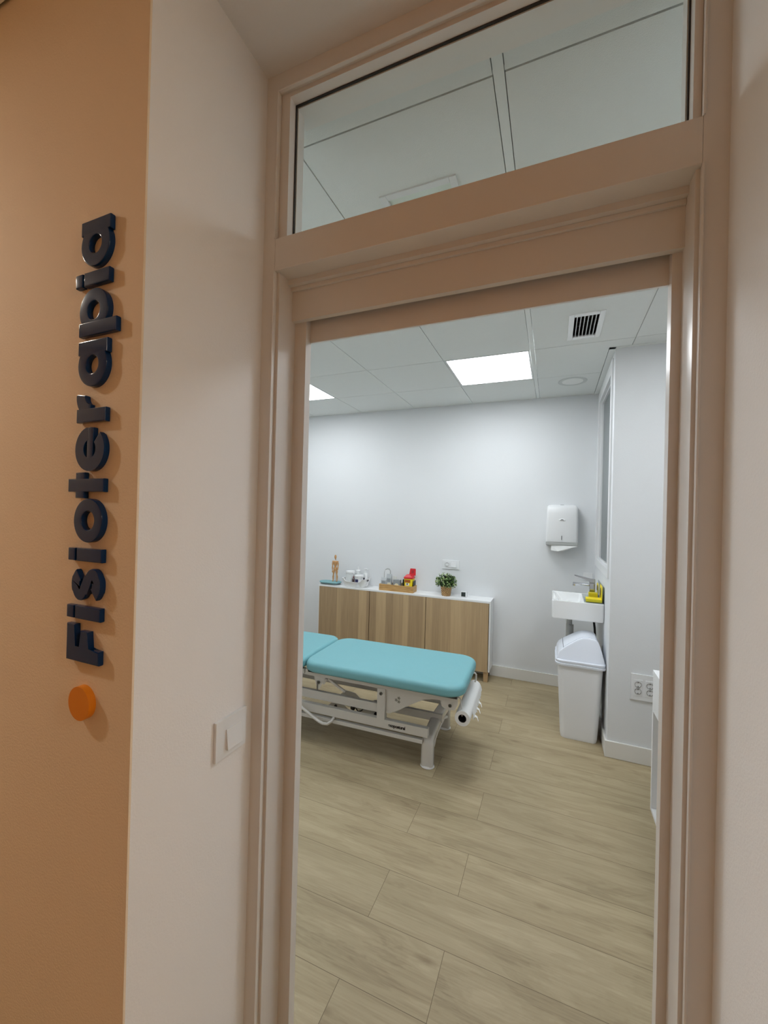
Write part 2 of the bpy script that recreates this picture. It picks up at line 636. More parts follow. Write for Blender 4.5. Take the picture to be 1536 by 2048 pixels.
# ------------------------------------------------------------------ room ceiling: tiles + T bars
gx = [-1.942 - .598 * 2, -1.942 - .598, -1.942, -1.342, -.742, -.147, .438, 1.04, 1.64, 2.22]
gy = [0.96, 1.025, 1.625, 2.222, 2.822, 3.422, 4.0]
c = MB()
PAN = {(3, 4), (0, 0)}
holes = {}
lightcells = [(4, 4), (1, 4), (3, 2), (6, 2)]
for i in range(len(gx) - 1):
    for j in range(len(gy) - 1):
        x0 = gx[i] + (.0155 if i == 5 else .0024)
        x1 = gx[i + 1] - (.0155 if i == 4 else .0024)
        y0, y1 = gy[j] + .0026, gy[j + 1] - .0026
        if j == len(gy) - 2: y1 = YF - .022
        if j == 0: y0 = YB
        if y1 - y0 < .01: continue
        if (i, j) in lightcells: continue
        if i == 5 and j >= 4: x1 = XW - .040
        if i >= 6 and j == 4: y1 = YC - .035
        if i >= 6 and j >= 5: continue
        if i == 6 and j == 4: pass
        # leave square holes for vent / lamps
        hole = None
        if (i, j) == (5, 3): hole = (.075, .222, 2.42, 2.705)
        if (i, j) == (4, 1): hole = (-.565, -.325, 1.30, 1.535)
        if hole:
            a, b_, c_, d = hole
            c.box(x0, a, y0, y1, CZ, CZ + .015); c.box(b_, x1, y0, y1, CZ, CZ + .015)
            c.box(a, b_, y0, c_, CZ, CZ + .015); c.box(a, b_, d, y1, CZ, CZ + .015)
        else:
            c.box(x0, x1, y0, y1, CZ, CZ + .015)
            if (i, j) == (5, 4): c.box(x1, gx[6] - .0018, y0, YC - .034, CZ, CZ + .015)
struct(c, 'ceiling', CEILM, 'white suspended tile ceiling of the treatment room', 'ceiling')
c = MB()
for i, x in enumerate(gx):
    y1 = YF - .02 if x < XW else YC - .03
    if i == 5:
        c.box(x - .0130, x + .0130, YB, y1, CZ, CZ + .010)
    else:
        c.box(x - .006, x + .006, YB, y1, CZ + .006, CZ + .010)
for j, y in enumerate(gy[1:-1]):
    x1 = (XW - .038) if y > YC else XRR
    c.box(XLL, x1, y - .006, y + .006, CZ + .0085, CZ + .0105)
# perimeter angle trims
c.box(XLL, XW, YF - .019, YF, CZ, CZ + .01)
c.box(XW - .036, XW, YC - .031, YF, CZ - .001, CZ + .01)
c.box(XW - .036, XRR, YC - .032, YC, CZ - .001, CZ + .01)
struct(c, 'ceiling_grid', GRIDM, 'white metal T-bar grid of the suspended ceiling', 'ceiling')
struct(MB().box(XLL, XRR, YB, YF, CZ + .12, CZ + .14), 'ceiling_slab', VOIDM, 'slab above the suspended ceiling', 'ceiling')

# led panels
labels = {(4, 4): 'square lit LED panel in the middle of the ceiling above the far wall',
          (1, 4): 'lit LED panel at the left edge, cut by the door frame',
          (3, 2): 'added lit fill panel near the door, unseen behind the lintel',  # unseen fill panel, added to brighten the floor and walls
          (6, 2): 'lit ceiling panel over the white desk'}
for (i, j) in lightcells:
    x0, x1, y0, y1 = gx[i] + .006, gx[i + 1] - .006, gy[j] + .006, gy[j + 1] - .006
    if i == 4: x1 -= .010
    if i == 5: x0 += .010
    t = empty('ceiling_light', ((x0 + x1) / 2, (y0 + y1) / 2, CZ), labels[(i, j)], 'ceiling light', 'square LED ceiling panels')
    f = MB()
    fr = .012
    f.box(x0, x0 + fr, y0, y1, CZ, CZ + .012); f.box(x1 - fr, x1, y0, y1, CZ, CZ + .012)
    f.box(x0 + fr, x1 - fr, y0, y0 + fr, CZ, CZ + .012); f.box(x0 + fr, x1 - fr, y1 - fr, y1, CZ, CZ + .012)
    f.build('frame', WPLAST, t, False)
    MB().box(x0 + fr, x1 - fr, y0 + fr, y1 - fr, CZ + .002, CZ + .010).build('diffuser', PANELM, t, False)

# round ceiling lamp (off)
t = empty('round_ceiling_lamp', (.124, 3.575, CZ), 'round white flush ceiling lamp, unlit, near the window wall', 'ceiling light')
MB().lathe([(.078, -.001), (.100, -.004), (.107, -.002), (.107, .004)], (.124, 3.575, CZ), 48).build('trim_ring', mat('lamp_ring', rgb(206, 210, 208), .4), t)
MB().lathe([(0, -.006), (.05, -.0055), (.078, -.002), (.078, .002)], (.124, 3.575, CZ), 48).build('diffuser', mat('lamp_diffuser', rgb(238, 240, 238), .4), t)

# louvred vent
t = empty('ceiling_vent', (.148, 2.56, CZ), 'rectangular white louvred air vent with dark slots in the ceiling', 'vent')
f = MB()
vx0, vx1, vy0, vy1 = .060, .238, 2.398, 2.728
f.box(vx0, vx0 + .028, vy0, vy1, CZ - .006, CZ + .004, .002)
f.box(vx1 - .028, vx1, vy0, vy1, CZ - .006, CZ + .004, .002)
f.box(vx0 + .028, vx1 - .028, vy0, vy0 + .030, CZ - .006, CZ + .004, .002)
f.box(vx0 + .028, vx1 - .028, vy1 - .030, vy1, CZ - .006, CZ + .004, .002)
f.build('frame', CERAMIC, t)
for k in range(6):
    x = vx0 + .028 + (k + .75) * (.122 / 6.5)
    MB().box(x - .0016, x + .0016, vy0 + .028, vy1 - .028, CZ - .005, CZ + .016).build('slat', WPLAST, t, False)
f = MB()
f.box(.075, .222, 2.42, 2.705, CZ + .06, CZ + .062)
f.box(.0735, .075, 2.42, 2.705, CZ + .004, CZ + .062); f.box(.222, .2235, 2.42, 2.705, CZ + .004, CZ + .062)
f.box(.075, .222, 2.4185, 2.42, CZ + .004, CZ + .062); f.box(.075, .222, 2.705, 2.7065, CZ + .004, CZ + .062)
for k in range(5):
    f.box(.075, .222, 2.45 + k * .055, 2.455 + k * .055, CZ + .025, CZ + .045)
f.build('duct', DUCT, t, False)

# square fixture seen through transom
t = empty('square_ceiling_fixture', (-.445, 1.418, CZ), 'square white ceiling fixture seen at the lower edge of the transom pane', 'ceiling fixture')
f = MB()
a0, a1, b0, b1 = -.580, -.311, 1.280, 1.552
f.box(a0, a0 + .024, b0, b1, CZ - .005, CZ + .003, .0015); f.box(a1 - .024, a1, b0, b1, CZ - .005, CZ + .003, .0015)
f.box(a0 + .024, a1 - .024, b0, b0 + .024, CZ - .005, CZ + .003, .0015); f.box(a0 + .024, a1 - .024, b1 - .024, b1, CZ - .005, CZ + .003, .0015)
f.build('frame', WPLAST, t)
MB().box(-.565, -.325, 1.30, 1.535, CZ + .008, CZ + .012).build('diffuser', PALED, t, False)

# passage downlights (round, warm) behind and above the camera
for k, (x, y) in enumerate(((-2.45, -.05), (1.95, -.05))):
    t = empty('downlight', (x, y, 2.672), ['warm round downlight at the far left end of the passage', 'warm round downlight at the right end of the passage'][k], 'ceiling light', 'passage downlights')
    MB().lathe([(.055, -.001), (.072, -.004), (.072, .0)], (x, y, 2.672), 32).build('ring', WPLAST, t)
    MB().lathe([(0, -.001), (.055, -.001), (.055, .003)], (x, y, 2.672), 32).build('lamp', SPOTM, t)

# ------------------------------------------------------------------ baseboards
struct(MB().box(XLL, XW, YF - .014, YF, 0, .10, .002), 'baseboard_far', BASEM)
struct(MB().box(XW - .014, XW, YC, YF - .014, 0, .10, .002), 'baseboard_window', BASEM)
struct(MB().box(XW - .014, XRR, YC - .014, YC, 0, .103, .002), 'baseboard_right', BASEM)
struct(MB().box(XLL, XLL + .014, YB, YF - .014, 0, .10, .002), 'baseboard_left', BASEM)

# ------------------------------------------------------------------ door frame with transom
D = empty('door_1', (-.2133, YD, 0), 'cream lacquered sliding door frame around the open doorway', 'door frame', kind='structure')
jl = MB()
# left jamb: face, rebate, inner face, slot, back lining
jl.box(XL, -.674, YD, YB, 0, 2.641)
jl.box(-.674, -.6657, YD + .012, YB, 0, 2.15)
jl.box(-.6657, -.6293, .932, .957, 0, 2.15)
jl.build('left_jamb', FRAMEM, D, False)
jr = MB()
jr.box(.2258, XR, YD, YB, 0, 2.641)
jr.box(.219, .2258, YD + .012, YB, 0, 2.15)
jr.box(.2028, .219, .932, .960, 0, 2.15)
jr.build('right_jamb', FRAMEM, D, False)
bead = MB()
for xa, xb in ((-.6765, -.6725), (.2243, .2283)):
    bead.box(xa, xb, YD - .004, YD + .006, 0, 2.132, .0012)
    bead.box(xa, xb, YD - .004, YD + .006, 2.2146, 2.595, .0012)
bead.box(-.6765, .2283, YD - .004, YD + .006, 2.5925, 2.597, .0012)
bead.build('bead_moulding', FRAMEM, D, False)
h = MB()
h.box(-.674, .2258, YD, YB, 2.1323, 2.2146, .0015)          # transom rail
h.box(-.674, .2258, .896, YB, 2.1187, 2.1323)               # lip
h.box(-.6657, .219, .9165, .932, 2.031, 2.1187)             # lintel panel
h.box(-.6657, .219, .909, .9165, 2.109, 2.1187, .001)
h.build('lintel', FRAMEM, D, False)
h = MB()
h.box(-.6657, .219, .9535, .9600, 1.982, 2.1187)
h.build('track_board', FRAMEM, D, False)
h = MB()
h.box(-.674, .2258, YD, YB, 2.595, 2.641)
h.build('head_rail', FRAMEM, D, False)

W1 = empty('window_1', (-.2133, .885, 2.2146), 'clear transom window above the doorway', 'window', kind='structure')
tx0, tx1, tz0, tz1 = -.647, .213, 2.2146, 2.583
f = MB()
for (ya, yb, x0, x1, z0, z1) in ((YD + .012, .884, -.6657, .2258, 2.2146, 2.595), (.890, .918, -.6657, .2258, 2.2146, 2.595)):
    ix0, ix1, iz1 = tx0, tx1, tz1
    if ya > .88: ix0, ix1, iz1 = -.6425, .2085, 2.5775
    x0, x1 = -.6735, .2253
    f.box(x0, ix0, ya, yb, z0, z1); f.box(ix1, x1, ya, yb, z0, z1); f.box(ix0, ix1, ya, yb, iz1, z1)
f.box(-.6657, .2258, .918, YB, 2.5885, 2.61)
f.build('frame', FRAMEM, W1, False)
f = MB()
f.box(tx0 - .002, tx0 + .0026, .8841, .8899, tz0, tz1); f.box(tx1 - .0026, tx1 + .002, .8841, .8899, tz0, tz1)
f.box(tx0, tx1, .8841, .8899, tz1 - .0022, tz1 + .002)
f.build('gasket', RUBBER, W1, False)
MB().box(tx0 + .0027, tx1 - .0027, .8855, .8885, tz0, tz1 - .0023).build('pane', GLASS, W1, False)

# light switch on the niche side
t = empty('light_switch', (XL, .768, .978), 'square white light switch on the side of the doorway niche', 'switch')
MB().box(XL, XL + .0085, .7195, .8185, .930, 1.0225, .0012).build('plate', WPLAST, t)
r = MB()
r.prism([(XL + .0085, .948), (XL + .0165, .948), (XL + .0105, .9955), (XL + .0085, .9955)], 'y', .750, .799)
r.build('rocker', WPLAST, t, False)

# ------------------------------------------------------------------ sign letters
YFR = .507


def seg_arc(cu, cv, ro, ri, a0, a1, n=40):
    """closed polygon of an arc band, angles in degrees in (u,v) space"""
    p = [(cu + ro * math.cos(math.radians(a0 + (a1 - a0) * k / n)), cv + ro * math.sin(math.radians(a0 + (a1 - a0) * k / n))) for k in range(n + 1)]
    q = [(cu + ri * math.cos(math.radians(a1 + (a0 - a1) * k / n)), cv + ri * math.sin(math.radians(a1 + (a0 - a1) * k / n))) for k in range(n + 1)]
    return p + q


def uv(p):      # u along +z (reading direction), v = letter up = -x ; baseline x=-.790
    return (-.790 - p[1], p[0])


def letter(name, label, shapes, rings=(), dots=()):
    m = MB()
    k = 0
    for s in shapes:
        m.prism([uv(p) for p in s], 'y', YFR + .00025 * k, YS, .0022)
        k += 1
    for (cu, cv, ro, ri) in rings:
        n = 56
        def ring(r, y):
            return [(-.790 - (cv + r * math.sin(2 * math.pi * i / n)), y, cu + r * math.cos(2 * math.pi * i / n)) for i in range(n)]
        b = .0022
        yy = YFR + .00025 * k
        m.loops([ring(ro, YS), ring(ro, yy + b), ring(ro - b * .3, yy + b * .3), ring(ro - b, yy), ring(ri + b, yy), ring(ri + b * .3, yy + b * .3), ring(ri, yy + b), ring(ri, YS), ring(ro, YS)], (False, False))
        k += 1
    o = m.build(name, NAVY)
    tag(o, label, 'letter', 'blue letters of the vertical wall sign')
    for s in dots:
        d = MB()
        d.prism([uv(p) for p in s], 'y', YFR, YS, .0022)
        d.build('dot', NAVY, o)
    return o


def R(u0, u1, v0, v1):
    return [(u0, v0), (u1, v0), (u1, v1), (u0, v1)]


XH = .086
ST = .027
# F
letter('letter_f', 'capital letter F, lowest of the dark blue sign letters',
       [[(1.211, 0), (1.211 + ST, 0), (1.211 + ST, .032), (1.272, .032), (1.272, .056), (1.211 + ST, .056), (1.211 + ST, .072), (1.283, .072), (1.283, .098), (1.211, .098)]])
letter('letter_i', 'dark blue letter i just above the capital F', [R(1.294, 1.320, 0, .074)], dots=[R(1.2945, 1.3195, .079, .100)])
# s : path band
def band(pts, wd):
    L_, R_ = [], []
    for i, p in enumerate(pts):
        a = pts[max(i - 1, 0)]; b = pts[min(i + 1, len(pts) - 1)]
        d = Vector((b[0] - a[0], b[1] - a[1])).normalized()
        nn = Vector((-d.y, d.x)) * wd / 2
        L_.append((p[0] + nn.x, p[1] + nn.y)); R_.append((p[0] - nn.x, p[1] - nn.y))
    return L_ + R_[::-1]


u0 = 1.330; uw = .065; cs = u0 + uw / 2
spts = []
for k in range(17):
    a = math.radians(20 + k * (240 - 20) / 16)
    spts.append((cs + .0195 * math.cos(a) * 1.05, .0615 + .0125 * math.sin(a)))
for k in range(17):
    a = math.radians(60 - k * (60 + 160) / 16)
    spts.append((cs + .0195 * math.cos(a) * 1.05, .0245 + .0125 * math.sin(a)))
letter('letter_s', 'dark blue letter s between the two lower letters i', [band(spts, .0235)])
letter('letter_i', 'dark blue letter i directly below the letter o', [R(1.407, 1.433, 0, .074)], dots=[R(1.4075, 1.4325, .079, .100)])
letter('letter_o', 'round dark blue letter o below the t', [], [(1.4872, .043, .043, .0185)])
letter('letter_t', 'dark blue letter t with its cross bar, above the o', [R(1.543, 1.569, 0, .106), R(1.5305, 1.5815, .058, .0835)])
e_c = (1.6265, .043)
letter('letter_e', 'dark blue letter e above the t', [seg_arc(e_c[0], e_c[1], .043, .018, 8, 318, 60), [(1.600, .034), (1.6685, .034), (1.6695, .043), (1.6685, .0520), (1.600, .0520)]])
letter('letter_r', 'dark blue letter r with short curled arm, between e and a',
       [R(1.679, 1.679 + ST, 0, XH), seg_arc(1.7300, .045, .0415, .016, 82, 178, 24)])
letter('letter_a', 'dark blue letter a between the r and the p', [R(1.839 - ST, 1.839, 0, XH)], [(1.7915, .043, .043, .018)])
letter('letter_p', 'dark blue letter p with its tail to the right', [R(1.849, 1.849 + ST, -.024, XH)], [(1.8975, .043, .043, .018)])
letter('letter_i', 'dark blue letter i second from the top of the sign', [R(1.9475, 1.9745, 0, .074)], dots=[R(1.948, 1.974, .079, .100)])
letter('letter_a', 'topmost dark blue letter a ending the sign', [R(2.076 - ST, 2.076, 0, XH)], [(2.027, .043, .043, .018)])
m = MB()
m.prism([(-.841 + .0315 * math.cos(2 * math.pi * k / 64), 1.1315 + .0325 * math.sin(2 * math.pi * k / 64)) for k in range(64)], 'y', .505, YS, .0015)
tag(m.build('orange_disc', ORANGE), 'round orange disc on the tan wall below the sign letters', 'sign')

# ------------------------------------------------------------------ window on the right wall
W2 = empty('window_2', (XW, 3.4755, 1.121), 'tall white framed interior window with grey glass above the basin', 'window', kind='structure')
f = MB()
y0, y1, z0, z1 = 3.046, 3.905, 1.121, 2.580
a = .062
f.box(XW - .010, XW + .03, y0, y0 + a, z0, z1, .002); f.box(XW - .010, XW + .03, y1 - a, y1, z0, z1, .002)
f.box(XW - .010, XW + .03, y0 + a, y1 - a, z0, z0 + a, .002); f.box(XW - .010, XW + .03, y0 + a, y1 - a, z1 - a - .03, z1, .002)
f.build('casing', WPLAST, W2)
f = MB()
bz0, bz1 = z0 + a, z1 - a - .03
f.box(XW + .012, XW + .045, y0 + a, y0 + a + .010, bz0, bz1); f.box(XW + .012, XW + .045, y1 - a - .010, y1 - a, bz0, bz1)
f.box(XW + .012, XW + .045, y0 + a + .01, y1 - a - .01, bz0, bz0 + .010); f.box(XW + .012, XW + .045, y0 + a + .01, y1 - a - .01, bz1 - .010, bz1)
f.build('glazing_bead', WPLAST, W2, False)
MB().box(XW + .026, XW + .032, y0 + a + .01, y1 - a - .01, bz0 + .01, bz1 - .01).build('pane', GGLASS, W2, False)

# ------------------------------------------------------------------ paper towel dispenser
t = empty('towel_dispenser', (.077, YF, 1.28), 'white folded paper towel dispenser on the far wall above the basin', 'dispenser')
cx, dz0, dz1 = .0775, 1.293, 1.632
prof = []
m = MB()
rings = []
hx = .1295
for (z, hxx, dep, bow) in ((1.3045, .130, .112, 0), (1.34, .1305, .118, 0), (1.45, .1300, .120, 0), (1.56, .1280, .115, 0), (1.600, .1255, .104, 0), (1.618, .121, .088, 0), (1.629, .108, .060, 0), (1.632, .090, .035, 0)):
    ring = []
    r = .022
    yb, yf = YF - .001, YF - dep
    pts = [(cx - hxx, yb)]
    for k in range(5):
        a_ = math.radians(180 + 90 * k / 4)
        pts.append((cx - hxx + r + r * math.cos(a_), yf + r + r * math.sin(a_)))
    for k in range(1, 6):
        xx = cx - hxx + r + (2 * hxx - 2 * r) * k / 6
        pts.append((xx, yf - .006 * math.sin(math.pi * k / 6)))
    for k in range(5):
        a_ = math.radians(270 + 90 * k / 4)
        pts.append((cx + hxx - r + r * math.cos(a_), yf + r + r * math.sin(a_)))
    pts.append((cx + hxx, yb))
    rings.append([(p[0], p[1], z) for p in pts])
m.loops(rings)
m.build('cover', WPLAST, t)
MB().box(cx - .129, cx + .129, YF - .116, YF - .002, 1.274, 1.304, .005).build('tray', GPLAST, t)
MB().box(cx - .0035, cx + .0005, YF - .129, YF - .118, 1.325, 1.360, .001).build('window_slot', BLACKP, t)
m = MB()
m.lathe([(0, -.001), (.026, -.001), (.029, .0015), (.022, .004), (0, .004)], (0, 0, 0), 28, 1.0, .42)
ob = m.build('emblem', CERAMIC, t)
for v in ob.data.vertices:
    x, y, z = v.co
    v.co = (cx + x, YF - .124 - z, 1.497 + y)
ob.data.update()
m = MB()
m.tube([(cx - .016, YF - .130, 1.493), (cx - .007, YF - .130, 1.4995), (cx + .004, YF - .130, 1.5005), (cx + .015, YF - .130, 1.494)], [.001, .003, .003, .001], 8)
m.build('emblem_mark', BLACKP, ob)
MB().box(cx - .016, cx + .014, YF - .06, YF - .03, 1.6295, 1.6345, .001).build('key_lock', GPLAST, t)
m = MB()
tw = [(-.085, 1.2735), (.122, 1.2735), (.122, 1.268), (.085, 1.258), (.045, 1.238), (.010, 1.226), (-.030, 1.223), (-.085, 1.228)]
A = []
for yy, off in ((YF - .108, 0), (YF - .1065, 0)):
    A.append([(cx + p[0], yy + .012 * math.sin(p[0] * 40), p[1]) for p in tw])
m.loops(A)
tag(m.build('paper_towel', PAPER, None, False), 'white paper towel hanging out of the wall dispenser', 'paper towel')

# ------------------------------------------------------------------ wall sockets
def socket_face(cx, cz, y, r, parent):
    m = MB()
    prof = [(r, 0.0), (r, -.002), (r - .002, -.0025), (r - .003, .004), (0, .004)]
    m.lathe(prof, (0, 0, 0), 28)
    ob = m.build('socket_well', mat('socket_well', rgb(150, 149, 146), .5), parent)
    for v in ob.data.vertices:
        x, yy, z = v.co
        v.co = (cx + x, y + z, cz + yy)
    for dx, dz in ((-.36 * r, .0), (.36 * r, .0)):
        MB().cyl((cx + dx, y + .0042, cz + dz), (cx + dx, y + .0025, cz + dz), r * .14, n=12).build('pin_hole', BLACKP, ob)
    for dz in (r * .72, -r * .72):
        MB().box(cx - .0022, cx + .0022, y - .001, y + .0035, cz + dz - .004, cz + dz + .004).build('earth_clip', BOLTM, ob)


t = empty('wall_socket', (-.92, YF, 1.023), 'white double plate with one socket and one switch above the plant', 'socket')
MB().box(-1.011, -.839, YF - .010, YF, .980, 1.067, .002).build('plate', WPLAST, t)
MB().box(-.992, -.931, YF - .0135, YF - .009, .996, 1.052, .0015).build('insert', WPLAST, t)
socket_face(-.9615, 1.0235, YF - .0140, .0205, t)
r = MB()
r.prism([(YF - .0095, 1.002), (YF - .0095, 1.049), (YF - .014, 1.049), (YF - .020, 1.002)], 'x', -.920, -.868)
r.build('rocker', WPLAST, t, False)

t = empty('wall_socket', (.60, YC, .472), 'wide white plate of small sockets low on the projecting wall corner', 'socket')
MB().box(.4755, .735, YC - .011, YC, .392, .553, .002).build('plate', WPLAST, t)
for k, xx in enumerate((.514, .5775, .641, .7045)):
    MB().box(xx - .0245, xx + .0245, YC - .0135, YC - .010, .419, .520, .0012).build('insert', WPLAST, t)
    for zz in (.4905, .4485):
        socket_face(xx, zz, YC - .0145, .0185, t)

t = empty('wall_plate', (.30, YF, 1.02), 'small white wall plate behind the basin tap', 'socket')
MB().box(.262, .335, YF - .009, YF, .975, 1.038, .002).build('plate', WPLAST, t)

# ------------------------------------------------------------------ basin
t = empty('wash_basin', (.18, 3.45, .78), 'small rectangular white ceramic wash basin mounted under the window', 'basin')
m = MB()
bx0, bx1, by0, by1, bz0, bz1 = .008, XW - .001, 3.241, 3.668, .781, .912
cxm, cym = (bx0 + bx1) / 2, (by0 + by1) / 2
hx, hy = (bx1 - bx0) / 2, (by1 - by0) / 2
# outer shell
bowl = (.022, .228, 3.262, 3.647)
bcx, bcy, bhx, bhy = (bowl[0] + bowl[1]) / 2, (bowl[2] + bowl[3]) / 2, (bowl[1] - bowl[0]) / 2, (bowl[3] - bowl[2]) / 2
m.loops([rrect(cxm, cym, hx - .006, hy - .006, .012, bz0), rrect(cxm, cym, hx - .001, hy - .001, .014, bz0 + .008), rrect(cxm, cym, hx, hy, .014, bz1 - .004), rrect(cxm, cym, hx - .003, hy - .003, .012, bz1),
         rrect(bcx, bcy, bhx, bhy, .012, bz1), rrect(bcx, bcy, bhx - .006, bhy - .006, .02, bz1 - .008), rrect(bcx + .02, bcy, bhx - .035, bhy - .03, .03, bz1 - .085), rrect(bcx + .02, bcy, bhx - .07, bhy - .1, .03, bz1 - .096)])
m.build('basin_body', CERAMIC, t)
MB().cyl((.145, 3.455, .8175), (.145, 3.455, .8205), .028, n=28).build('drain', CHROME, t)
# siphon
s = MB()
s.cyl((.136, 3.45, .782), (.136, 3.45, .745), .026, n=24)
s.cyl((.136, 3.45, .745), (.136, 3.45, .70), .020, n=24)
s.cyl((.140, 3.45, .70), (.140, 3.45, .60), .027, n=24)
s.tube([(.140, 3.45, .63), (.140, 3.6, .62), (.140, 3.99, .62)], .016)
s.build('siphon', GPLAST, t)
MB().tube([(.302, 3.46, .785), (.305, 3.46, .74), (.312, 3.465, .69), (.318, 3.48, .62), (.318, 3.55, .5), (.31, 3.8, .42)], .008).build('hose', BLACKP, t)

t = empty('basin_tap', (.290, 3.51, .912), 'chrome single lever tap at the right end of the basin', 'tap')
MB().box(.272, .312, 3.490, 3.530, .912, 1.022, .004).build('body', CHROME, t)
m = MB()
m.tube([(.274, 3.51, 1.003), (.20, 3.51, 1.006), (.157, 3.51, 1.008)], .0095, 16)
m.cyl((.166, 3.51, 1.006), (.164, 3.51, .990), .0095, n=16)
m.build('spout', CHROME, t)
m = MB()
m.prism([(.312, 1.024), (.312, 1.052), (.278, 1.054), (.168, 1.076), (.166, 1.070), (.270, 1.040), (.272, 1.024)], 'y', 3.492, 3.528, .002)
m.build('lever', CHROME, t)

# clear caddy with yellow pads
t = empty('soap_tray', (.29, 3.36, .912), 'clear tray beside the tap on the basin corner', 'tray')
m = MB()
m.box(.222, .345, 3.262, 3.480, .9125, .9155)
m.box(.222, .2245, 3.262, 3.480, .9155, .938); m.box(.3425, .345, 3.262, 3.480, .9155, .938)
m.box(.2245, .3425, 3.262, 3.2645, .9155, .938); m.box(.2245, .3425, 3.4775, 3.480, .9155, .938)
m.build('tray_body', ACRYL, t, False)
tag(MB().box(.236, .340, 3.275, 3.360, .9165, .939, .003).build('yellow_pad', YELLOW), 'flat yellow pad in front in the clear tray on the basin', 'sponge')
tag(MB().box(.262, .322, 3.395, 3.455, .9165, .962, .003).build('yellow_block', mat('olive_yellow', rgb(214, 196, 30), .5)), 'darker yellow block standing in the tray behind the flat pad', 'sponge')
for k, (yy0, yy1, zz0, zz1, lab) in enumerate(((3.268, 3.395, .93, 1.035, 'yellow card with dark oval mark leaning on the wall, nearer the door'), (3.53, 3.62, .915, 1.015, 'yellow card with dark oval mark leaning on the wall behind the tap'))):
    c_ = MB()
    c_.prism([(yy0, zz0), (yy1, zz0), (yy1, zz1 - .012), (yy1 - .02, zz1), (yy0 + .02, zz1), (yy0, zz1 - .012)], 'x', .334, .3385, .001)
    c_ = c_.build('yellow_card', YELLOW)
    tag(c_, lab, 'card', 'yellow cards by the tap')
    n = 24
    m = MB()
    cy_, cz_ = (yy0 + yy1) / 2, (zz0 + zz1) / 2
    m.prism([(cy_ + .022 * math.cos(2 * math.pi * i / n), cz_ + .036 * math.sin(2 * math.pi * i / n)) for i in range(n)], 'x', .3322, .3341)
    m.build('dark_oval', DARK, c_)
t = empty('small_bottle', (.318, 3.475, .912), 'small white pointed bottle between the two yellow cards', 'bottle')
MB().lathe([(0, 0), (.011, 0), (.011, .03), (.007, .036), (.004, .060), (0, .060)], (.322, 3.492, .912), 20).build('bottle_body', WPLAST, t)
m = MB()
m.box(XW - .0065, XW - .002, 3.243, 3.665, .914, 1.030)
tag(m.build('splash_panel', ACRYL, None, False), 'clear acrylic splash panel on the wall beside the basin', 'panel')

# ------------------------------------------------------------------ swing bin
t = empty('waste_bin', (.195, 3.2, 0), 'tall pale grey waste bin with bluish swing lid under the basin', 'bin')
cx, cy = .1945, 3.215
m = MB()
m.loops([rrect(cx, cy, .104, .120, .028, .006), rrect(cx, cy, .112, .128, .032, .0), rrect(cx, cy, .116, .132, .034, .02), rrect(cx, cy, .1405, .152, .036, .500), rrect(cx, cy, .1415, .153, .036, .520)])
m.build('bin_body', BIN_BODY, t)
m = MB()
m.loops([rrect(cx, cy, .142, .154, .036, .505), rrect(cx, cy, .155, .167, .040, .507), rrect(cx, cy, .158, .170, .042, .516), rrect(cx, cy, .157, .169, .041, .522), rrect(cx, cy, .152, .164, .040, .5235),
         rrect(cx, cy, .155, .167, .041, .528), rrect(cx, cy, .156, .168, .041, .540), rrect(cx, cy, .152, .164, .040, .546), rrect(cx, cy, .146, .158, .038, .546), rrect(cx, cy, .144, .156, .038, .535)])
m.build('lid_rim', BIN_LID, t)
# lid: extrusion along y of asymmetric profile, front and back faces leaning in
P = [(.046, .540), (.050, .566), (.062, .592), (.090, .617), (.130, .646), (.165, .670), (.190, .684), (.212, .693), (.240, .6965), (.270, .695), (.292, .690), (.305, .676), (.316, .650), (.328, .610), (.338, .575), (.342, .540)]
m = MB()
rings = []
cxp = .2
for (yy, k, dzz) in ((3.062, 1.0, 0), ):
    pass
def lidring(y, s):
    return [(cxp + (x - cxp) * (1 - .02 * s), y, .540 + (z - .540) * (1 - .06 * s)) for x, z in P]
def lean(ring, sgn):
    return [(x, y + sgn * .045 * ((z - .54) / .155), z) for x, y, z in ring]
rings = [lean(lidring(3.062, 1), 1), lean(lidring(3.066, 0), 1), lean(lidring(3.366, 0), -1), lean(lidring(3.370, 1), -1)]
m.loops(rings)
m.build('lid', BIN_LID, t)
# flap on the sloping side
m = MB()
seq = P[3:11]
ra = [(x, 3.066 + .045 * ((z - .54) / .155) + .018, z + .003) for x, z in seq]
rb = [(x, 3.366 - .045 * ((z - .54) / .155) - .018, z + .003) for x, z in seq]
ra2 = [(x, y, z - .008) for x, y, z in ra]; rb2 = [(x, y, z - .008) for x, y, z in rb]
m.loops([ra + ra2[::-1], rb + rb2[::-1]])
m.build('flap', BIN_LID, t)
m = MB()
x0_, z0_ = P[3]
m.tube([(x0_ - .001, 3.095, z0_ + .002), (x0_ - .002, 3.21, z0_ + .002), (x0_ - .001, 3.335, z0_ + .002)], .0016, 6)
m.build('flap_gap', mat('gap_grey', rgb(90, 96, 108), .6), t)

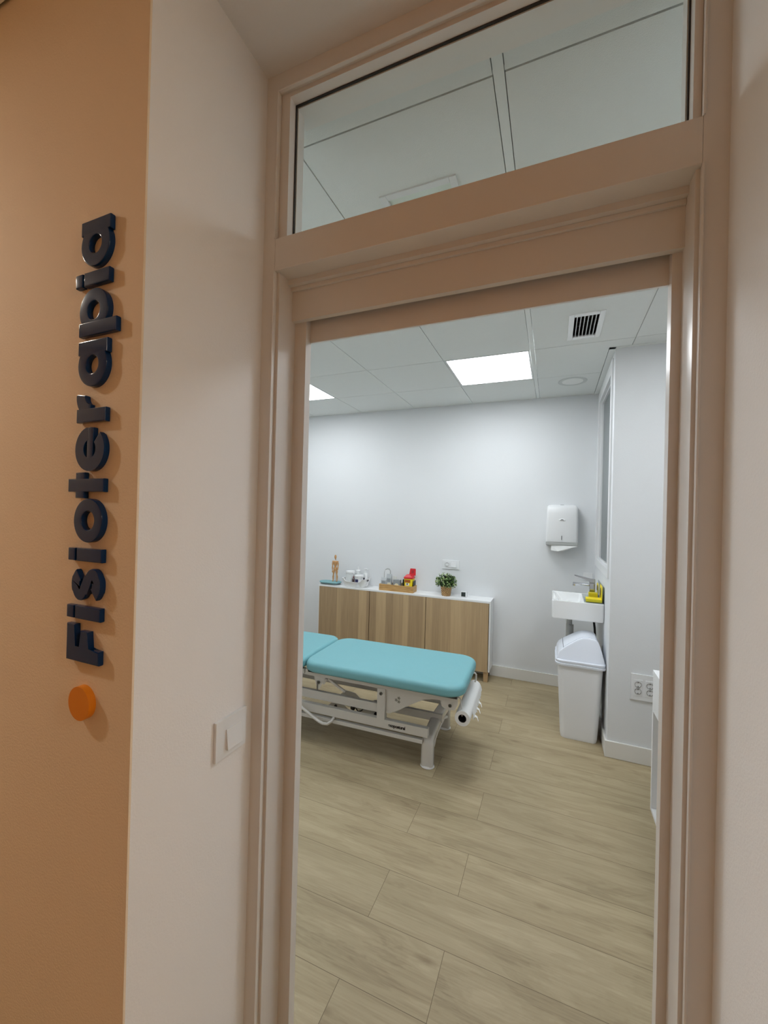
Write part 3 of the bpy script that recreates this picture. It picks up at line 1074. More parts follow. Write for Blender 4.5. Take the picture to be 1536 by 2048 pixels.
# ------------------------------------------------------------------ white desk unit on the right
t = empty('white_desk', (.74, 2.05, 0), 'white desk unit with open base at the right edge of the doorway', 'desk')
m = MB()
m.box(.505, 1.0, 1.55, 2.53, .708, .729, .0015)
m.build('desk_top', WHITE, t)
m = MB()
m.box(.507, .525, 1.55, 2.53, .516, .7078, .001)
m.build('drawer_front', WHITE, t)
m = MB()
m.box(.506, 1.0, 2.508, 2.528, .0, .5155)
m.box(.506, 1.0, 1.55, 1.57, .0, .5155)
m.box(.525, 1.0, 1.57, 2.508, .5, .516)
m.build('side_panel', WHITE, t, False)
m = MB()
m.prism([(.506, 0), (.99, 0), (.99, .02), (.560, .02), (.506, .016)], 'y', 1.57, 2.508)
m.build('bottom_panel', WHITE, t, False)
MB().box(.99, 1.0, 1.57, 2.508, .0, .5).build('back_panel', WHITE, t, False)

# ------------------------------------------------------------------ low cabinet
t = empty('low_cabinet', (-1.41, 3.89, 0), 'long low white cabinet with three staved oak doors against the far wall', 'cabinet')
m = MB()
cx0, cx1, cy0 = -2.316, -.502, 3.788
m.box(cx0, cx1, cy0, YF - .002, .720, .738, .001)
m.box(cx0, cx0 + .018, cy0 + .004, YF - .002, .095, .720)
m.box(cx1 - .012, cx1, cy0 + .004, YF - .002, .095, .720)
m.box(cx0 + .018, cx1 - .012, 3.81, YF - .002, .095, .113)
m.box(cx0 + .018, cx1 - .012, YF - .012, YF - .002, .113, .720)
m.build('carcass', WHITE, t, False)
for k in range(3):
    x0 = -2.308 + k * .5975
    MB().box(x0 + .003, x0 + .5945, cy0 - .001, cy0 + .017, .092, .7185, .0012).build('door', WOODF, t)
for x in (-2.285, -1.10, -.532):
    m = MB()
    m.prism([(x - .021, .0), (x + .014, .0), (x + .020, .095), (x - .026, .095)], 'y', 3.797, 3.832, .001)
    m.build('leg', LEGWOOD, t, False)
for x in (-2.285, -.54):
    m = MB()
    m.prism([(x - .021, .0), (x + .014, .0), (x + .020, .095), (x - .026, .095)], 'y', 3.950, 3.985, .001)
    m.build('leg', BLACKP, t, False)
TOP = .738

# ------------------------------------------------------------------ things on the cabinet
# oval box with teal lid
t = empty('oval_tray', (-2.21, 3.86, TOP), 'oval grey-green dish with teal lid at the left end of the cabinet top', 'tray')
def stad(cx, cy, hx, hy, z, n=20):
    return rrect(cx, cy, hx, hy, hy * .98, z, n)
m = MB()
m.loops([stad(-2.213, 3.862, .100, .055, TOP), stad(-2.213, 3.862, .112, .063, TOP + .003), stad(-2.213, 3.862, .116, .066, TOP + .018)])
m.build('dish', TEALG, t)
m = MB()
m.loops([stad(-2.213, 3.862, .118, .068, TOP + .0182), stad(-2.213, 3.862, .125, .073, TOP + .021), stad(-2.213, 3.862, .125, .073, TOP + .026), stad(-2.213, 3.862, .122, .070, TOP + .029)])
m.build('lid', TEAL, t)
TT = TOP + .029

# mannequin (wooden jointed figure)
mx_, my_ = -2.165, 3.875
t = empty('wooden_mannequin', (mx_, my_, TT), 'small jointed wooden artist figure standing on the teal lid', 'figurine')
def ell(mb, c, rx, ry, rz, n=16, k=10):
    mb.lathe([(math.sin(math.pi * i / k), -math.cos(math.pi * i / k) * rz) for i in range(k + 1)], c, n, rx, ry)
    return mb
ell(MB(), (mx_ - .001, my_, 1.033), .0125, .013, .0235).build('head', MANW, t)
m = MB(); ell(m, (mx_, my_, 1.008), .007, .007, .008); m.build('neck', MANW, t)
m = MB()
m.lathe([(0, .992), (.016, .990), (.022, .985), (.022, .972), (.018, .955), (.0135, .942), (.0115, .934), (0, .933)], (mx_, my_, 0), 20, 1.2, .72)
m.build('chest', MANW, t)
m = MB(); ell(m, (mx_, my_, .929), .013, .011, .010); m.build('waist', MANW, t)
m = MB()
m.lathe([(0, .924), (.013, .921), (.0175, .908), (.018, .896), (.014, .886), (0, .883)], (mx_, my_, 0), 20, 1.2, .78)
m.build('pelvis', MANW, t)
for s, name in ((-1, 'arm'), (1, 'arm')):
    m = MB()
    sx_ = mx_ + s * .0295
    ell(m, (sx_, my_, .984), .0085, .0085, .0080, 12, 8)
    m.tube([(sx_, my_, .982), (sx_ + s * .003, my_, .962), (sx_ + s * .004, my_ - .001, .938), (sx_ + s * .004, my_ - .002, .935)], [.0072, .009, .0072, .004], 10)
    ell(m, (sx_ + s * .004, my_ - .002, .933), .005, .005, .005, 10, 6)
    m.tube([(sx_ + s * .004, my_ - .002, .932), (sx_ + s * .003, my_ - .004, .912), (sx_ + s * .001, my_ - .006, .890)], [.0066, .0076, .005], 10)
    o_ = m.build('arm', MANW, t)
    m = MB()
    ell(m, (sx_ + s * .000, my_ - .007, .876), .0072, .0058, .014, 10, 8)
    m.build('hand', MANW, o_)
    m = MB()
    lx = mx_ + s * .013
    m.tube([(lx, my_, .888), (lx + s * .004, my_, .868), (lx + s * .007, my_, .846)], [.0100, .0115, .0074], 12)
    ell(m, (lx + s * .007, my_, .843), .0075, .0075, .0070, 10, 6)
    m.tube([(lx + s * .007, my_, .842), (lx + s * .010, my_ + .001, .818), (lx + s * .010, my_, .778)], [.0070, .0098, .0062], 12)
    o_ = m.build('leg', MANW, t)
    m = MB()
    ell(m, (lx + s * .011, my_ - .006, TT + .0062), .0065, .014, .0062, 12, 8)
    m.build('foot', MANW, o_)
MB().cyl((mx_ - .001, my_ + .006, TT), (mx_ - .001, my_ + .006, .888), .0012, n=8).build('support_rod', BOLTM, t)

# white plastic basket
t = empty('plastic_basket', (-1.905, 3.875, TOP), 'white plastic handled basket full of jars on the cabinet', 'basket')
bcx, bcy = -1.908, 3.876
def basket_ring(hx, hy, z, dip=0.0, n=6):
    pts = rrect(bcx, bcy, hx, hy, .03, z, n)
    out = []
    for x, y, zz in pts:
        d = 0
        if dip:
            u = (x - bcx) / hx
            d = -dip * max(0.0, 1 - (abs(u) / .82) ** 4) if (y < bcy and abs(y - bcy) > hy * .6) else 0
        out.append((x, y, zz + d))
    return out
def dens(pts, k=5):
    out = []
    n = len(pts)
    for i in range(n):
        a = Vector(pts[i]); b = Vector(pts[(i + 1) % n])
        kk = k if (b - a).length > .03 else 1
        for j in range(kk): out.append(tuple(a.lerp(b, j / kk)))
    return out
def brg(hx, hy, z, dip=0):
    pts = dens(rrect(bcx, bcy, hx, hy, .028, z, 5), 14)
    o = []
    for x, y, zz in pts:
        d = 0
        if dip and y < bcy - hy * .9:
            u = abs(x - bcx) / (hx - .028)
            d = -dip * (1 - min(1, u) ** 6)
        elif dip and y > bcy + hy * .9:
            d = -dip * (1 - min(1, abs(x - bcx) / (hx - .028)) ** 6)
        o.append((x, y, zz + d))
    return o
m = MB()
m.loops([brg(.104, .066, TOP + .0005), brg(.110, .071, TOP + .006), brg(.124, .080, TOP + .052), brg(.132, .086, TOP + .088, .034), brg(.136, .090, TOP + .089, .034), brg(.135, .089, TOP + .092, .034), brg(.129, .083, TOP + .090, .034), brg(.121, .077, TOP + .052), brg(.106, .068, TOP + .006)])
m.build('basket_body', WPLAST2, t)
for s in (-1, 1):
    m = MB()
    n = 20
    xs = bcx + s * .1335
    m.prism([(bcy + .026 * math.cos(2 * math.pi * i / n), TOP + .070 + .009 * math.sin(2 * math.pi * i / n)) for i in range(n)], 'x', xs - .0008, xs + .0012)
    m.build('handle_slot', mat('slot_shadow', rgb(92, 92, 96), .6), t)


def jar(name, label, cx, cy, z, r, h, lidh, bm_, lm, group=None, cat='jar'):
    t = empty(name, (cx, cy, z), label, cat, group)
    MB().lathe([(0, 0), (r * .95, 0), (r, .004), (r, h - lidh - .006), (r * .94, h - lidh - .001), (0, h - lidh - .001)], (cx, cy, z), 32).build('jar_body', bm_, t)
    MB().lathe([(r * .98, h - lidh), (r * 1.05, h - lidh), (r * 1.06, h - .006), (r * 1.0, h), (r * .8, h), (r * .76, h - .002), (0, h - .002)], (cx, cy, z), 32).build('lid', lm, t)
    return t


jar('cream_jar', 'tallest wide white lidded jar at the left of the white basket', -1.975, 3.868, TOP + .007, .047, .152, .024, MIST, WPLAST, 'white jars in the basket')
tj = jar('cream_jar', 'white lidded jar with navy print at the front right of the white basket', -1.860, 3.842, TOP + .007, .046, .120, .022, WPLAST, WPLAST, 'white jars in the basket')
m = MB()
n = 10
pts = []
A = []
for k in range(n + 1):
    a_ = math.radians(235 + 50 * k / n)
    A.append((-1.860 + .0466 * math.cos(a_), 3.842 + .0466 * math.sin(a_)))
m.loops([[(x, y, TOP + .052) for x, y in A] + [(-1.860 + .045 * math.cos(math.radians(285 - 50 * k / n)), 3.842 + .045 * math.sin(math.radians(285 - 50 * k / n)), TOP + .052) for k in range(n + 1)],
         [(x, y, TOP + .088) for x, y in A] + [(-1.860 + .045 * math.cos(math.radians(285 - 50 * k / n)), 3.842 + .045 * math.sin(math.radians(285 - 50 * k / n)), TOP + .088) for k in range(n + 1)]])
m.build('printed_label', NAVYP, tj)
t = empty('pump_bottle', (-1.908, 3.918, TOP), 'white bottle with pointed nozzle standing behind the two jars', 'bottle')
MB().lathe([(0, 0), (.029, 0), (.030, .12), (.026, .138), (.020, .142), (0, .142)], (-1.908, 3.920, TOP + .007), 24).build('bottle_body', MIST, t)
MB().lathe([(.02, .1422), (.026, .143), (.026, .157), (.008, .163), (.0055, .190), (.003, .194), (0, .194)], (-1.908, 3.920, TOP + .007), 20).build('nozzle', WPLAST, t)
t = empty('pump_bottle', (-1.825, 3.918, TOP), 'white pump bottle with sideways spout at the back right of the basket', 'bottle')
MB().lathe([(0, 0), (.024, 0), (.025, .115), (.020, .132), (.011, .138), (0, .138)], (-1.825, 3.925, TOP + .007), 24).build('bottle_body', MIST, t)
m = MB()
m.lathe([(.011, .1382), (.012, .150), (.006, .152), (.005, .168), (.014, .170), (.015, .181), (0, .183)], (-1.825, 3.925, TOP + .007), 20)
m.tube([(-1.825, 3.925, TOP + .183), (-1.808, 3.920, TOP + .184), (-1.785, 3.915, TOP + .180)], .0042, 8)
m.build('pump_head', WPLAST, t)
t = empty('dropper_bottle', (-1.912, 3.808, TOP), 'little dark brown bottle between the jars in the basket', 'bottle')
MB().lathe([(0, 0), (.015, 0), (.0155, .075), (.006, .087), (0, .087)], (-1.914, 3.822, TOP + .007), 20).build('bottle_body', BROWNG, t)
MB().lathe([(.007, .0872), (.007, .098), (.003, .104), (.002, .116), (0, .117)], (-1.914, 3.822, TOP + .007), 14).build('cap', mat('reddish_cap', rgb(128, 78, 78), .5), t)
t = empty('small_tube', (-1.795, 3.83, TOP), 'small dark capped tube at the right rim of the basket', 'tube')
MB().cyl((-1.802, 3.822, TOP + .03), (-1.794, 3.820, TOP + .094), .0085, n=16).build('tube_body', NAVYP, t)
MB().cyl((-1.794, 3.820, TOP + .0942), (-1.792, 3.820, TOP + .106), .0088, n=16).build('cap', BLACKP, t)
t = empty('white_bottle', (-1.80, 3.88, TOP), 'short round capped white bottle at the right of the basket', 'bottle')
MB().lathe([(0, 0), (.018, 0), (.019, .09), (.012, .104), (.012, .118), (.009, .121), (0, .121)], (-1.800, 3.885, TOP + .007), 20).build('bottle_body', WPLAST, t)

# bamboo crate
t = empty('bamboo_crate', (-1.447, 3.87, TOP), 'shallow bamboo crate holding packets and a sharps box', 'crate')
kx0, kx1, ky0, ky1, kz1 = -1.615, -1.252, 3.806, 3.926, TOP + .064
m = MB()
m.box(kx0, kx1, ky0, ky0 + .009, TOP + .0005, kz1, .001)
m.build('long_side', BAMBOO, t, False)
m = MB()
m.box(kx0, kx1, ky1 - .009, ky1, TOP + .0005, kz1, .001)
m.build('long_side', BAMBOO, t, False)
m = MB()
m.box(kx0, kx0 + .009, ky0 + .009, ky1 - .009, TOP + .0005, kz1, .001)
m.build('short_side', BAMBOO, t, False)
m = MB()
m.box(kx1 - .009, kx1, ky0 + .009, ky1 - .009, TOP + .0005, kz1, .001)
m.build('short_side', BAMBOO, t, False)
MB().box(kx0 + .009, kx1 - .009, ky0 + .009, ky1 - .009, TOP + .0005, TOP + .006).build('base', BAMBOO, t, False)
MB().box(-1.472, -1.466, ky0 + .009, ky1 - .009, TOP + .006, TOP + .058).build('divider', BAMBOO, t, False)
CB = TOP + .0065


def packet(label, cx, cy, w_, d_, h_, m_, tilt=0, gable=True):
    t = empty('foil_packet', (cx, cy, CB), label, 'packet', 'silver packets in the crate')
    m = MB()
    hw, hd = w_ / 2, d_ / 2
    b_ = [(-hw, -hd, 0), (hw, -hd, 0), (hw, hd, 0), (-hw, hd, 0)]
    m_1 = [(-hw, -hd, h_ * .78), (hw, -hd, h_ * .78), (hw, hd, h_ * .78), (-hw, hd, h_ * .78)]
    t_ = [(-hw, -.003, h_), (hw, -.003, h_), (hw, .003, h_), (-hw, .003, h_)] if gable else [(-hw, -hd, h_), (hw, -hd, h_), (hw, hd, h_), (-hw, hd, h_)]
    m.loops([[(cx + x, cy + y, CB + z) for x, y, z in L_] for L_ in (b_, m_1, t_)])
    m.build('bag', m_, t, False)
    m = MB()
    m.box(cx - hw * .7, cx + hw * .7, cy - hd - .0009, cy - hd - .0001, CB + h_ * .50, CB + h_ * .72)
    m.build('printed_band', GREYBOX, t, False)
    return t


packet('small silver gable-topped packet at the left end of the bamboo crate', -1.574, 3.838, .058, .030, .120, SILV)
packet('silver packet second from the left in the crate, in front of the arched one', -1.518, 3.842, .052, .030, .160, SILV)
packet('low grey box-shaped packet right of the crate divider', -1.430, 3.842, .068, .034, .108, GREYBOX, gable=False)
packet('narrow grey-white packet behind the crate divider', -1.475, 3.885, .036, .022, .135, mat('pale_foil', rgb(205, 206, 200), .4), gable=True)
t = empty('arched_holder', (-1.56, 3.90, CB), 'white arched handle piece sticking up at the back of the crate', 'holder')
m = MB()
m.tube([(-1.600, 3.902, CB), (-1.598, 3.902, .90), (-1.587, 3.902, .935), (-1.565, 3.902, .947), (-1.545, 3.902, .945), (-1.533, 3.902, .925), (-1.530, 3.902, CB)], .0055, 10)
m.build('arch', GPLAST, t)
MB().box(-1.594, -1.536, 3.897, 3.900, CB + .002, .935, .001).build('panel', WPLAST, t)
for k, (x_, y_, rr, lab) in enumerate(((-1.515, 3.8225, .019, 'cream round tag at the front of the second silver packet'), (-1.433, 3.8205, .021, 'cream round tag in front of the low grey packet'))):
    n = 24
    m = MB()
    m.prism([(x_ + rr * math.cos(2 * math.pi * i / n), CB + .060 + rr * .62 * math.sin(2 * math.pi * i / n)) for i in range(n)], 'y', y_, y_ + .003)
    tag(m.build('round_tag', mat('cream_card_%d' % k, rgb(232, 226, 196), .6)), lab, 'tag', 'cream tags in the crate')
tag(MB().box(-1.386, -1.372, 3.835, 3.885, CB, CB + .082, .004).build('olive_tube', mat('olive', rgb(96, 96, 62), .5)), 'dull olive tube between the grey packet and the black sleeve', 'tube')

# sharps box
t = empty('sharps_box', (-1.311, 3.862, CB), 'yellow sharps box with open red lid in the bamboo crate', 'sharps container')
m = MB()
cx, cy = -1.311, 3.864
m.loops([rrect(cx, cy, .036, .034, .006, CB), rrect(cx, cy, .0435, .040, .008, CB + .128)])
m.build('box_body', YELLOW, t)
m = MB()
m.loops([rrect(cx, cy, .0435, .0405, .008, CB + .1282), rrect(cx, cy, .0475, .0445, .009, CB + .131), rrect(cx, cy, .0475, .0445, .009, CB + .143), rrect(cx, cy, .040, .036, .010, CB + .152), rrect(cx, cy, .026, .024, .010, CB + .168)])
m.build('red_top', REDP, t)
m = MB()
m.prism([(-.031, 0), (.031, 0), (.034, .006), (.029, .066), (.024, .070), (-.024, .070), (-.029, .066), (-.034, .006)], 'y', -.004, .004, .0015)
lid = m.build('open_lid', REDP, t)
for v in lid.data.vertices:
    co = Matrix.Rotation(math.radians(-14), 4, 'X') @ v.co
    v.co = co + Vector((-1.290, 3.893, CB + .155))
m = MB()
m.box(-.013, .013, -.0052, -.0042, .022, .052)
hx_ = m.build('lid_mark', REDD, lid, False)
for v in hx_.data.vertices:
    co = Matrix.Rotation(math.radians(-14), 4, 'X') @ v.co
    v.co = co + Vector((-1.290, 3.893, CB + .155))
MB().box(-1.346, -1.288, 3.8235, 3.8265, CB + .092, CB + .120, .0005).build('red_label', mat('ochre_red_label', rgb(168, 92, 28), .5), t)
m = MB()
m.box(-1.336, -1.300, 3.825, 3.8275, CB + .062, CB + .086, .0005)
m.build('warning_label', WPLAST, t)
MB().box(-1.326, -1.314, 3.824, 3.8255, CB + .070, CB + .084).build('label_mark', BLACKP, t, False)
tag(MB().box(-1.378, -1.360, 3.85, 3.915, CB, CB + .115, .003).build('black_sleeve', BLACKP), 'black sleeve standing left of the sharps box', 'sleeve')
tag(MB().box(-1.262, -1.2615 + .0008, 3.84, 3.915, CB, CB + .108).build('black_folder', BLACKP), 'thin black folder standing right of the sharps box', 'sleeve')

# potted plant
t = empty('potted_plant', (-.936, 3.868, TOP), 'small bushy artificial plant in a woven pot on the cabinet', 'plant')
px_, py_ = -.936, 3.872
m = MB()
m.lathe([(0, 0), (.038, 0), (.043, .005), (.0535, .088), (.0545, .092), (.0515, .092), (.050, .084), (0, .082)], (px_, py_, TOP), 40)
m.build('woven_pot', WEAVE, t)
random.seed(5)
m = MB()
for k in range(46):
    th = random.uniform(0, 2 * math.pi); ph = random.uniform(.1, 1.5)
    r = random.uniform(.06, .098)
    d = Vector((math.cos(th) * math.sin(ph), math.sin(th) * math.sin(ph), math.cos(ph) * 1.05))
    m.tube([(px_, py_, TOP + .08), Vector((px_, py_, TOP + .10)) + d * r * .5, Vector((px_, py_, TOP + .115)) + d * r], .0011, 5)
m.build('stems', SOIL, t)
def leaves(seed, n, m_, rmin, rmax):
    random.seed(seed)
    mb = MB()
    c0 = Vector((px_ - .004, py_ + .002, TOP + .132))
    cnt = 0
    while cnt < n:
        d = Vector((random.gauss(0, 1), random.gauss(0, 1), random.gauss(0, 1))).normalized()
        if d.z < -.62: continue
        r = random.uniform(rmin, rmax)
        p = c0 + Vector((d.x * r * 1.08, d.y * r * .96, d.z * r * .88))
        if p.y > YF - .012: continue
        cnt += 1
        nrm = (d + Vector((random.gauss(0, .6), random.gauss(0, .6), random.gauss(0, .5)))).normalized()
        t_ = nrm.cross(Vector((random.gauss(0, 1), random.gauss(0, 1), random.gauss(0, 1)))).normalized()
        b_ = nrm.cross(t_)
        L_ = random.uniform(.0085, .0125); Wd = L_ * .62
        vs = [mb.bm.verts.new(p + t_ * (L_ * a) + b_ * (Wd * b) + nrm * (.0022 * c)) for a, b, c in ((-1, 0, -.6), (-.45, .8, 0), (.45, .8, 0), (1, 0, -.6), (.45, -.8, 0), (-.45, -.8, 0), (0, 0, 1))]
        for i in range(6):
            mb.bm.faces.new((vs[i], vs[(i + 1) % 6], vs[6]))
    o = mb.build('foliage', m_, t)
    return o
leaves(1, 520, LEAF2, .02, .082)
leaves(2, 330, LEAF1, .055, .100)
leaves(3, 130, LEAF3, .078, .104)

# digital clock
t = empty('desk_clock', (-.76, 3.885, TOP), 'little white cube clock with dark screen at the right end of the cabinet', 'clock')
MB().box(-.795, -.736, 3.868, 3.905, TOP + .0003, TOP + .054, .004).build('case', WPLAST, t)
MB().box(-.788, -.748, 3.8665, 3.869, TOP + .007, TOP + .048, .0004).build('screen', LCD, t)

# ------------------------------------------------------------------ treatment couch
BED = empty('treatment_couch', (-.66, 2.38, 0), 'turquoise padded electric treatment couch on a white steel base', 'treatment table')
bx1 = -.443


def cushion(name, x0, x1, ya, yb, z0, z1, rc, parent, re=.028):
    cx, cy, hx, hy = (x0 + x1) / 2, (ya + yb) / 2, (x1 - x0) / 2, (yb - ya) / 2
    m = MB()
    rings = []
    for k in range(5):
        a = math.radians(90 * k / 4)
        ins = re * .55 * (1 - math.sin(a))
        rings.append(rrect(cx, cy, hx - ins, hy - ins, rc, z0 + re * .55 * (1 - math.cos(a)), 10))
    for k in range(0, 7):
        a = math.radians(90 * k / 6)
        ins = re * (1 - math.cos(a))
        rings.append(rrect(cx, cy, hx - ins, hy - ins, rc - ins * .4, z1 - .005 - re * (1 - math.sin(a)), 10))
    for f_, dz in ((.80, .003), (.5, .0045), (.2, .005)):
        rings.append(rrect(cx, cy, hx * f_, hy * f_, rc * f_, z1 - .005 + dz, 10))
    m.loops(rings)
    return m.build(name, VINYL, parent)


MY0, MY1 = 2.262, 2.858
cushion('cushion', -1.493, bx1, MY0, MY1, .482, .552, .105, BED)
cushion('head_cushion', -2.32, -1.497, MY0, MY1, .482, .552, .075, BED)
m = MB()
for xa, xb in ((-1.46, bx1 - .04), (-2.28, -1.53)):
    m.box(xa, xb, MY0 + .04, MY1 - .04, .468, .484)
m.build('cushion_board', BLACKP, BED, False)

NY = 2.335   # near side plane of steelwork
FY = 2.795
m = MB()
m.box(-1.50, -.490, NY, NY + .030, .432, .468, .002)
m.box(-1.50, -.490, FY, FY + .030, .432, .468, .002)
m.box(-1.50, -1.47, NY + .03, FY, .432, .466)
m.box(-.535, -.490, NY + .03, FY, .432, .466)
m.build('upper_frame', STEELW, BED)
m = MB()
m.box(-2.25, -1.51, NY, NY + .030, .436, .468, .002)
m.box(-2.25, -1.51, FY, FY + .030, .436, .468, .002)
m.build('head_frame', STEELW, BED)
# end plate on the right end
m = MB()
m.prism([(-.505, .468), (-.482, .468), (-.482, .425), (-.500, .39), (-.548, .385), (-.575, .400), (-.585, .432), (-.58, .468)], 'y', NY - .004, NY)
m.build('end_plate', STEELW, BED, False)
m = MB()
m.prism([(-.505, .468), (-.482, .468), (-.482, .425), (-.500, .39), (-.548, .385), (-.575, .400), (-.585, .432), (-.58, .468)], 'y', FY + .03, FY + .034)
m.build('end_plate', STEELW, BED, False)
# side vertical frame: post, lower rail, with gusset
m = MB()
m.box(-.982, -.930, NY - .003, NY + .022, .243, .436, .0015)
m.build('post', STEELW, BED)
MB().box(-.982, -.930, FY + .008, FY + .033, .243, .436, .0015).build('post', STEELW, BED)
for yy in (NY, FY):
    MB().box(-2.13, -.655, yy, yy + .032, .192, .247, .003).build('base_rail', STEELW, BED)
MB().box(-2.13, -.69, NY + .004, NY + .028, .148, .172, .002).build('foot_rail', STEELW, BED)
MB().box(-2.10, -.955, NY + .03, NY + .055, .268, .322, .002).build('middle_rail', STEELW, BED)
MB().box(-1.10, -.62, 2.56, 2.585, .186, .235, .002).build('middle_rail', STEELW, BED)
g = MB()
gp = [(-.930, .434), (-.560, .434), (-.592, .424), (-.640, .420), (-.690, .408), (-.740, .380), (-.780, .356), (-.850, .312), (-.905, .282), (-.925, .282)]
g.prism(gp, 'y', NY + .016, NY + .020)
MB().prism(gp, 'y', FY + .010, FY + .014).build('gusset_plate', STEELW, BED, False)
g.build('gusset_plate', STEELW, BED, False)
for cxx, czz in ((-.863, .374), (-.846, .388), (-.846, .366)):
    m = MB()
    n = 40
    m.prism([(cxx + (.0085 + .0022 * math.cos(5 * 2 * math.pi * i / n)) * math.cos(2 * math.pi * i / n), czz + (.0085 + .0022 * math.cos(5 * 2 * math.pi * i / n)) * math.sin(2 * math.pi * i / n)) for i in range(n)], 'y', NY + .0152, NY + .0160)
    m.build('flower_cutout', mat('cutout_grey', rgb(140, 140, 132), .6), BED, False)
# bolts
for bx_, bz_ in ((-.957, .404), (-.527, .412), (-1.396, .398)):
    m = MB()
    m.cyl((bx_, NY - .003, bz_), (bx_, NY - .007, bz_), .0105, n=20)
    o_ = m.build('bolt', BOLTM, BED)
    MB().cyl((bx_, NY - .0068, bz_), (bx_, NY - .0085, bz_), .005, n=6).build('bolt_socket', BLACKP, o_)
# strut bracket
m = MB()
m.prism([(-1.435, .432), (-1.352, .432), (-1.352, .420), (-1.372, .392), (-1.392, .352), (-1.408, .352), (-1.425, .400)], 'y', NY + .002, NY + .006)
m.prism([(-1.375, .392), (-1.352, .424), (-1.338, .424), (-1.362, .385)], 'y', NY + .006, NY + .020)
m.build('pivot_bracket', STEELW, BED, False)
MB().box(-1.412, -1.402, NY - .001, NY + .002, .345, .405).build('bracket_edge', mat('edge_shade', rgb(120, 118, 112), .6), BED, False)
m = MB()
m.tube([(-1.350, NY + .03, .420), (-1.228, NY + .05, .345)], .009, 10)
m.build('lifting_strut', STEELW, BED)
m = MB()
m.tube([(-1.350, FY - .01, .420), (-1.228, FY - .03, .345)], .009, 10)
m.build('lifting_strut', STEELW, BED)
# pull handle tube
m = MB()
m.tube([(-1.72, NY - .028, .345), (-1.62, NY - .028, .290), (-1.53, NY - .028, .240), (-1.43, NY - .028, .186), (-1.375, NY - .028, .160), (-1.345, NY - .028, .152), (-1.310, NY - .027, .155), (-1.287, NY - .020, .172), (-1.282, NY + .005, .186)], .0095, 12)
m.build('foot_lever', STEELW, BED)
# actuator
m = MB()
m.cyl((-1.17, 2.52, .195), (-.99, 2.50, .170), .030, n=24)
m.cyl((-1.30, 2.53, .205), (-1.12, 2.52, .190), .020, n=20)
m.build('actuator', STEELW, BED)
for a_, b_ in (((-1.050, 2.475, .190), (-1.028, 2.472, .187)), ((-1.215, 2.47, .215), (-1.195, 2.468, .212))):
    MB().cyl(a_, b_, .019, n=18).build('actuator_cap', BLACKP, BED)
MB().tube([(-1.18, 2.46, .212), (-1.165, 2.455, .200), (-1.145, 2.455, .204), (-1.13, 2.46, .216)], .004, 8).build('cable', BLACKP, BED)
for yy in (2.47, 2.66):
    m = MB()
    m.prism([(-1.42, .165), (-1.22, .165), (-1.28, .215), (-1.36, .222)], 'y', yy, yy + .006)
    m.build('actuator_bracket', STEELW, BED, False)
MB().cyl((-1.335, 2.469, .196), (-1.335, 2.462, .196), .010, n=16).build('bolt', BLACKP, BED)
# base ends: foot, crossbar, foot   (bridge shape)
for xe, nm in ((-.6655, 'base_end'), (-2.10, 'base_end')):
    w_ = .0385
    m = MB()
    # path in y-z plane: ring cross-section rounded in x
    path = []
    yN, yFf = 2.385, 2.855
    path.append((yN - .004, .012)); path.append((yN - .002, .10)); path.append((yN, .135))
    for k in range(1, 6):
        a = math.radians(90 * k / 6)
        path.append((yN + .030 * (1 - math.cos(a)), .135 + .032 * math.sin(a)))
    path.append((yN + .05, .168)); path.append((yN + .20, .182)); path.append((yFf - .20, .182)); path.append((yFf - .05, .168))
    for k in range(5, 0, -1):
        a = math.radians(90 * k / 6)
        path.append((yFf - .030 * (1 - math.cos(a)), .135 + .032 * math.sin(a)))
    path.append((yFf, .135)); path.append((yFf + .002, .10)); path.append((yFf + .004, .012))
    rings = []
    for i, p in enumerate(path):
        a = path[max(i - 1, 0)]; b = path[min(i + 1, len(path) - 1)]
        d = Vector((0, b[0] - a[0], b[1] - a[1])).normalized()
        nrm = Vector((0, -d.z, d.y))
        th = .030
        ring = []
        wide = w_ * (1.0 if .0 < p[1] < .15 else .93)
        for q in range(20):
            an = 2 * math.pi * q / 20
            ca, sa = math.cos(an), math.sin(an)
            px = wide * (abs(ca) ** .6) * (1 if ca > 0 else -1)
            pn = th * (abs(sa) ** .6) * (1 if sa > 0 else -1)
            ring.append((xe + px, p[0] + nrm.y * pn, p[1] + nrm.z * pn))
        rings.append(ring)
    m.loops(rings)
    e_ = m.build('base_end', LEGPL, BED)
    for yy in (yN - .004, yFf + .004):
        m = MB()
        m.lathe([(0, 0), (1.0, 0), (1.08, .003), (1.04, .010), (1.0, .014), (0, .014)], (xe, yy, 0), 36, .0400, .0330)
        m.build('foot_pad', WHITE, e_)
    m = MB()
    m.tube([(xe + .022, yN + .045, .100), (xe + .022, yN + .075, .128), (xe + .022, yN + .14, .142), (xe + .022, yFf - .14, .142), (xe + .022, yFf - .045, .105)], .010, 10)
    m.build('under_bar', STEELW, e_)
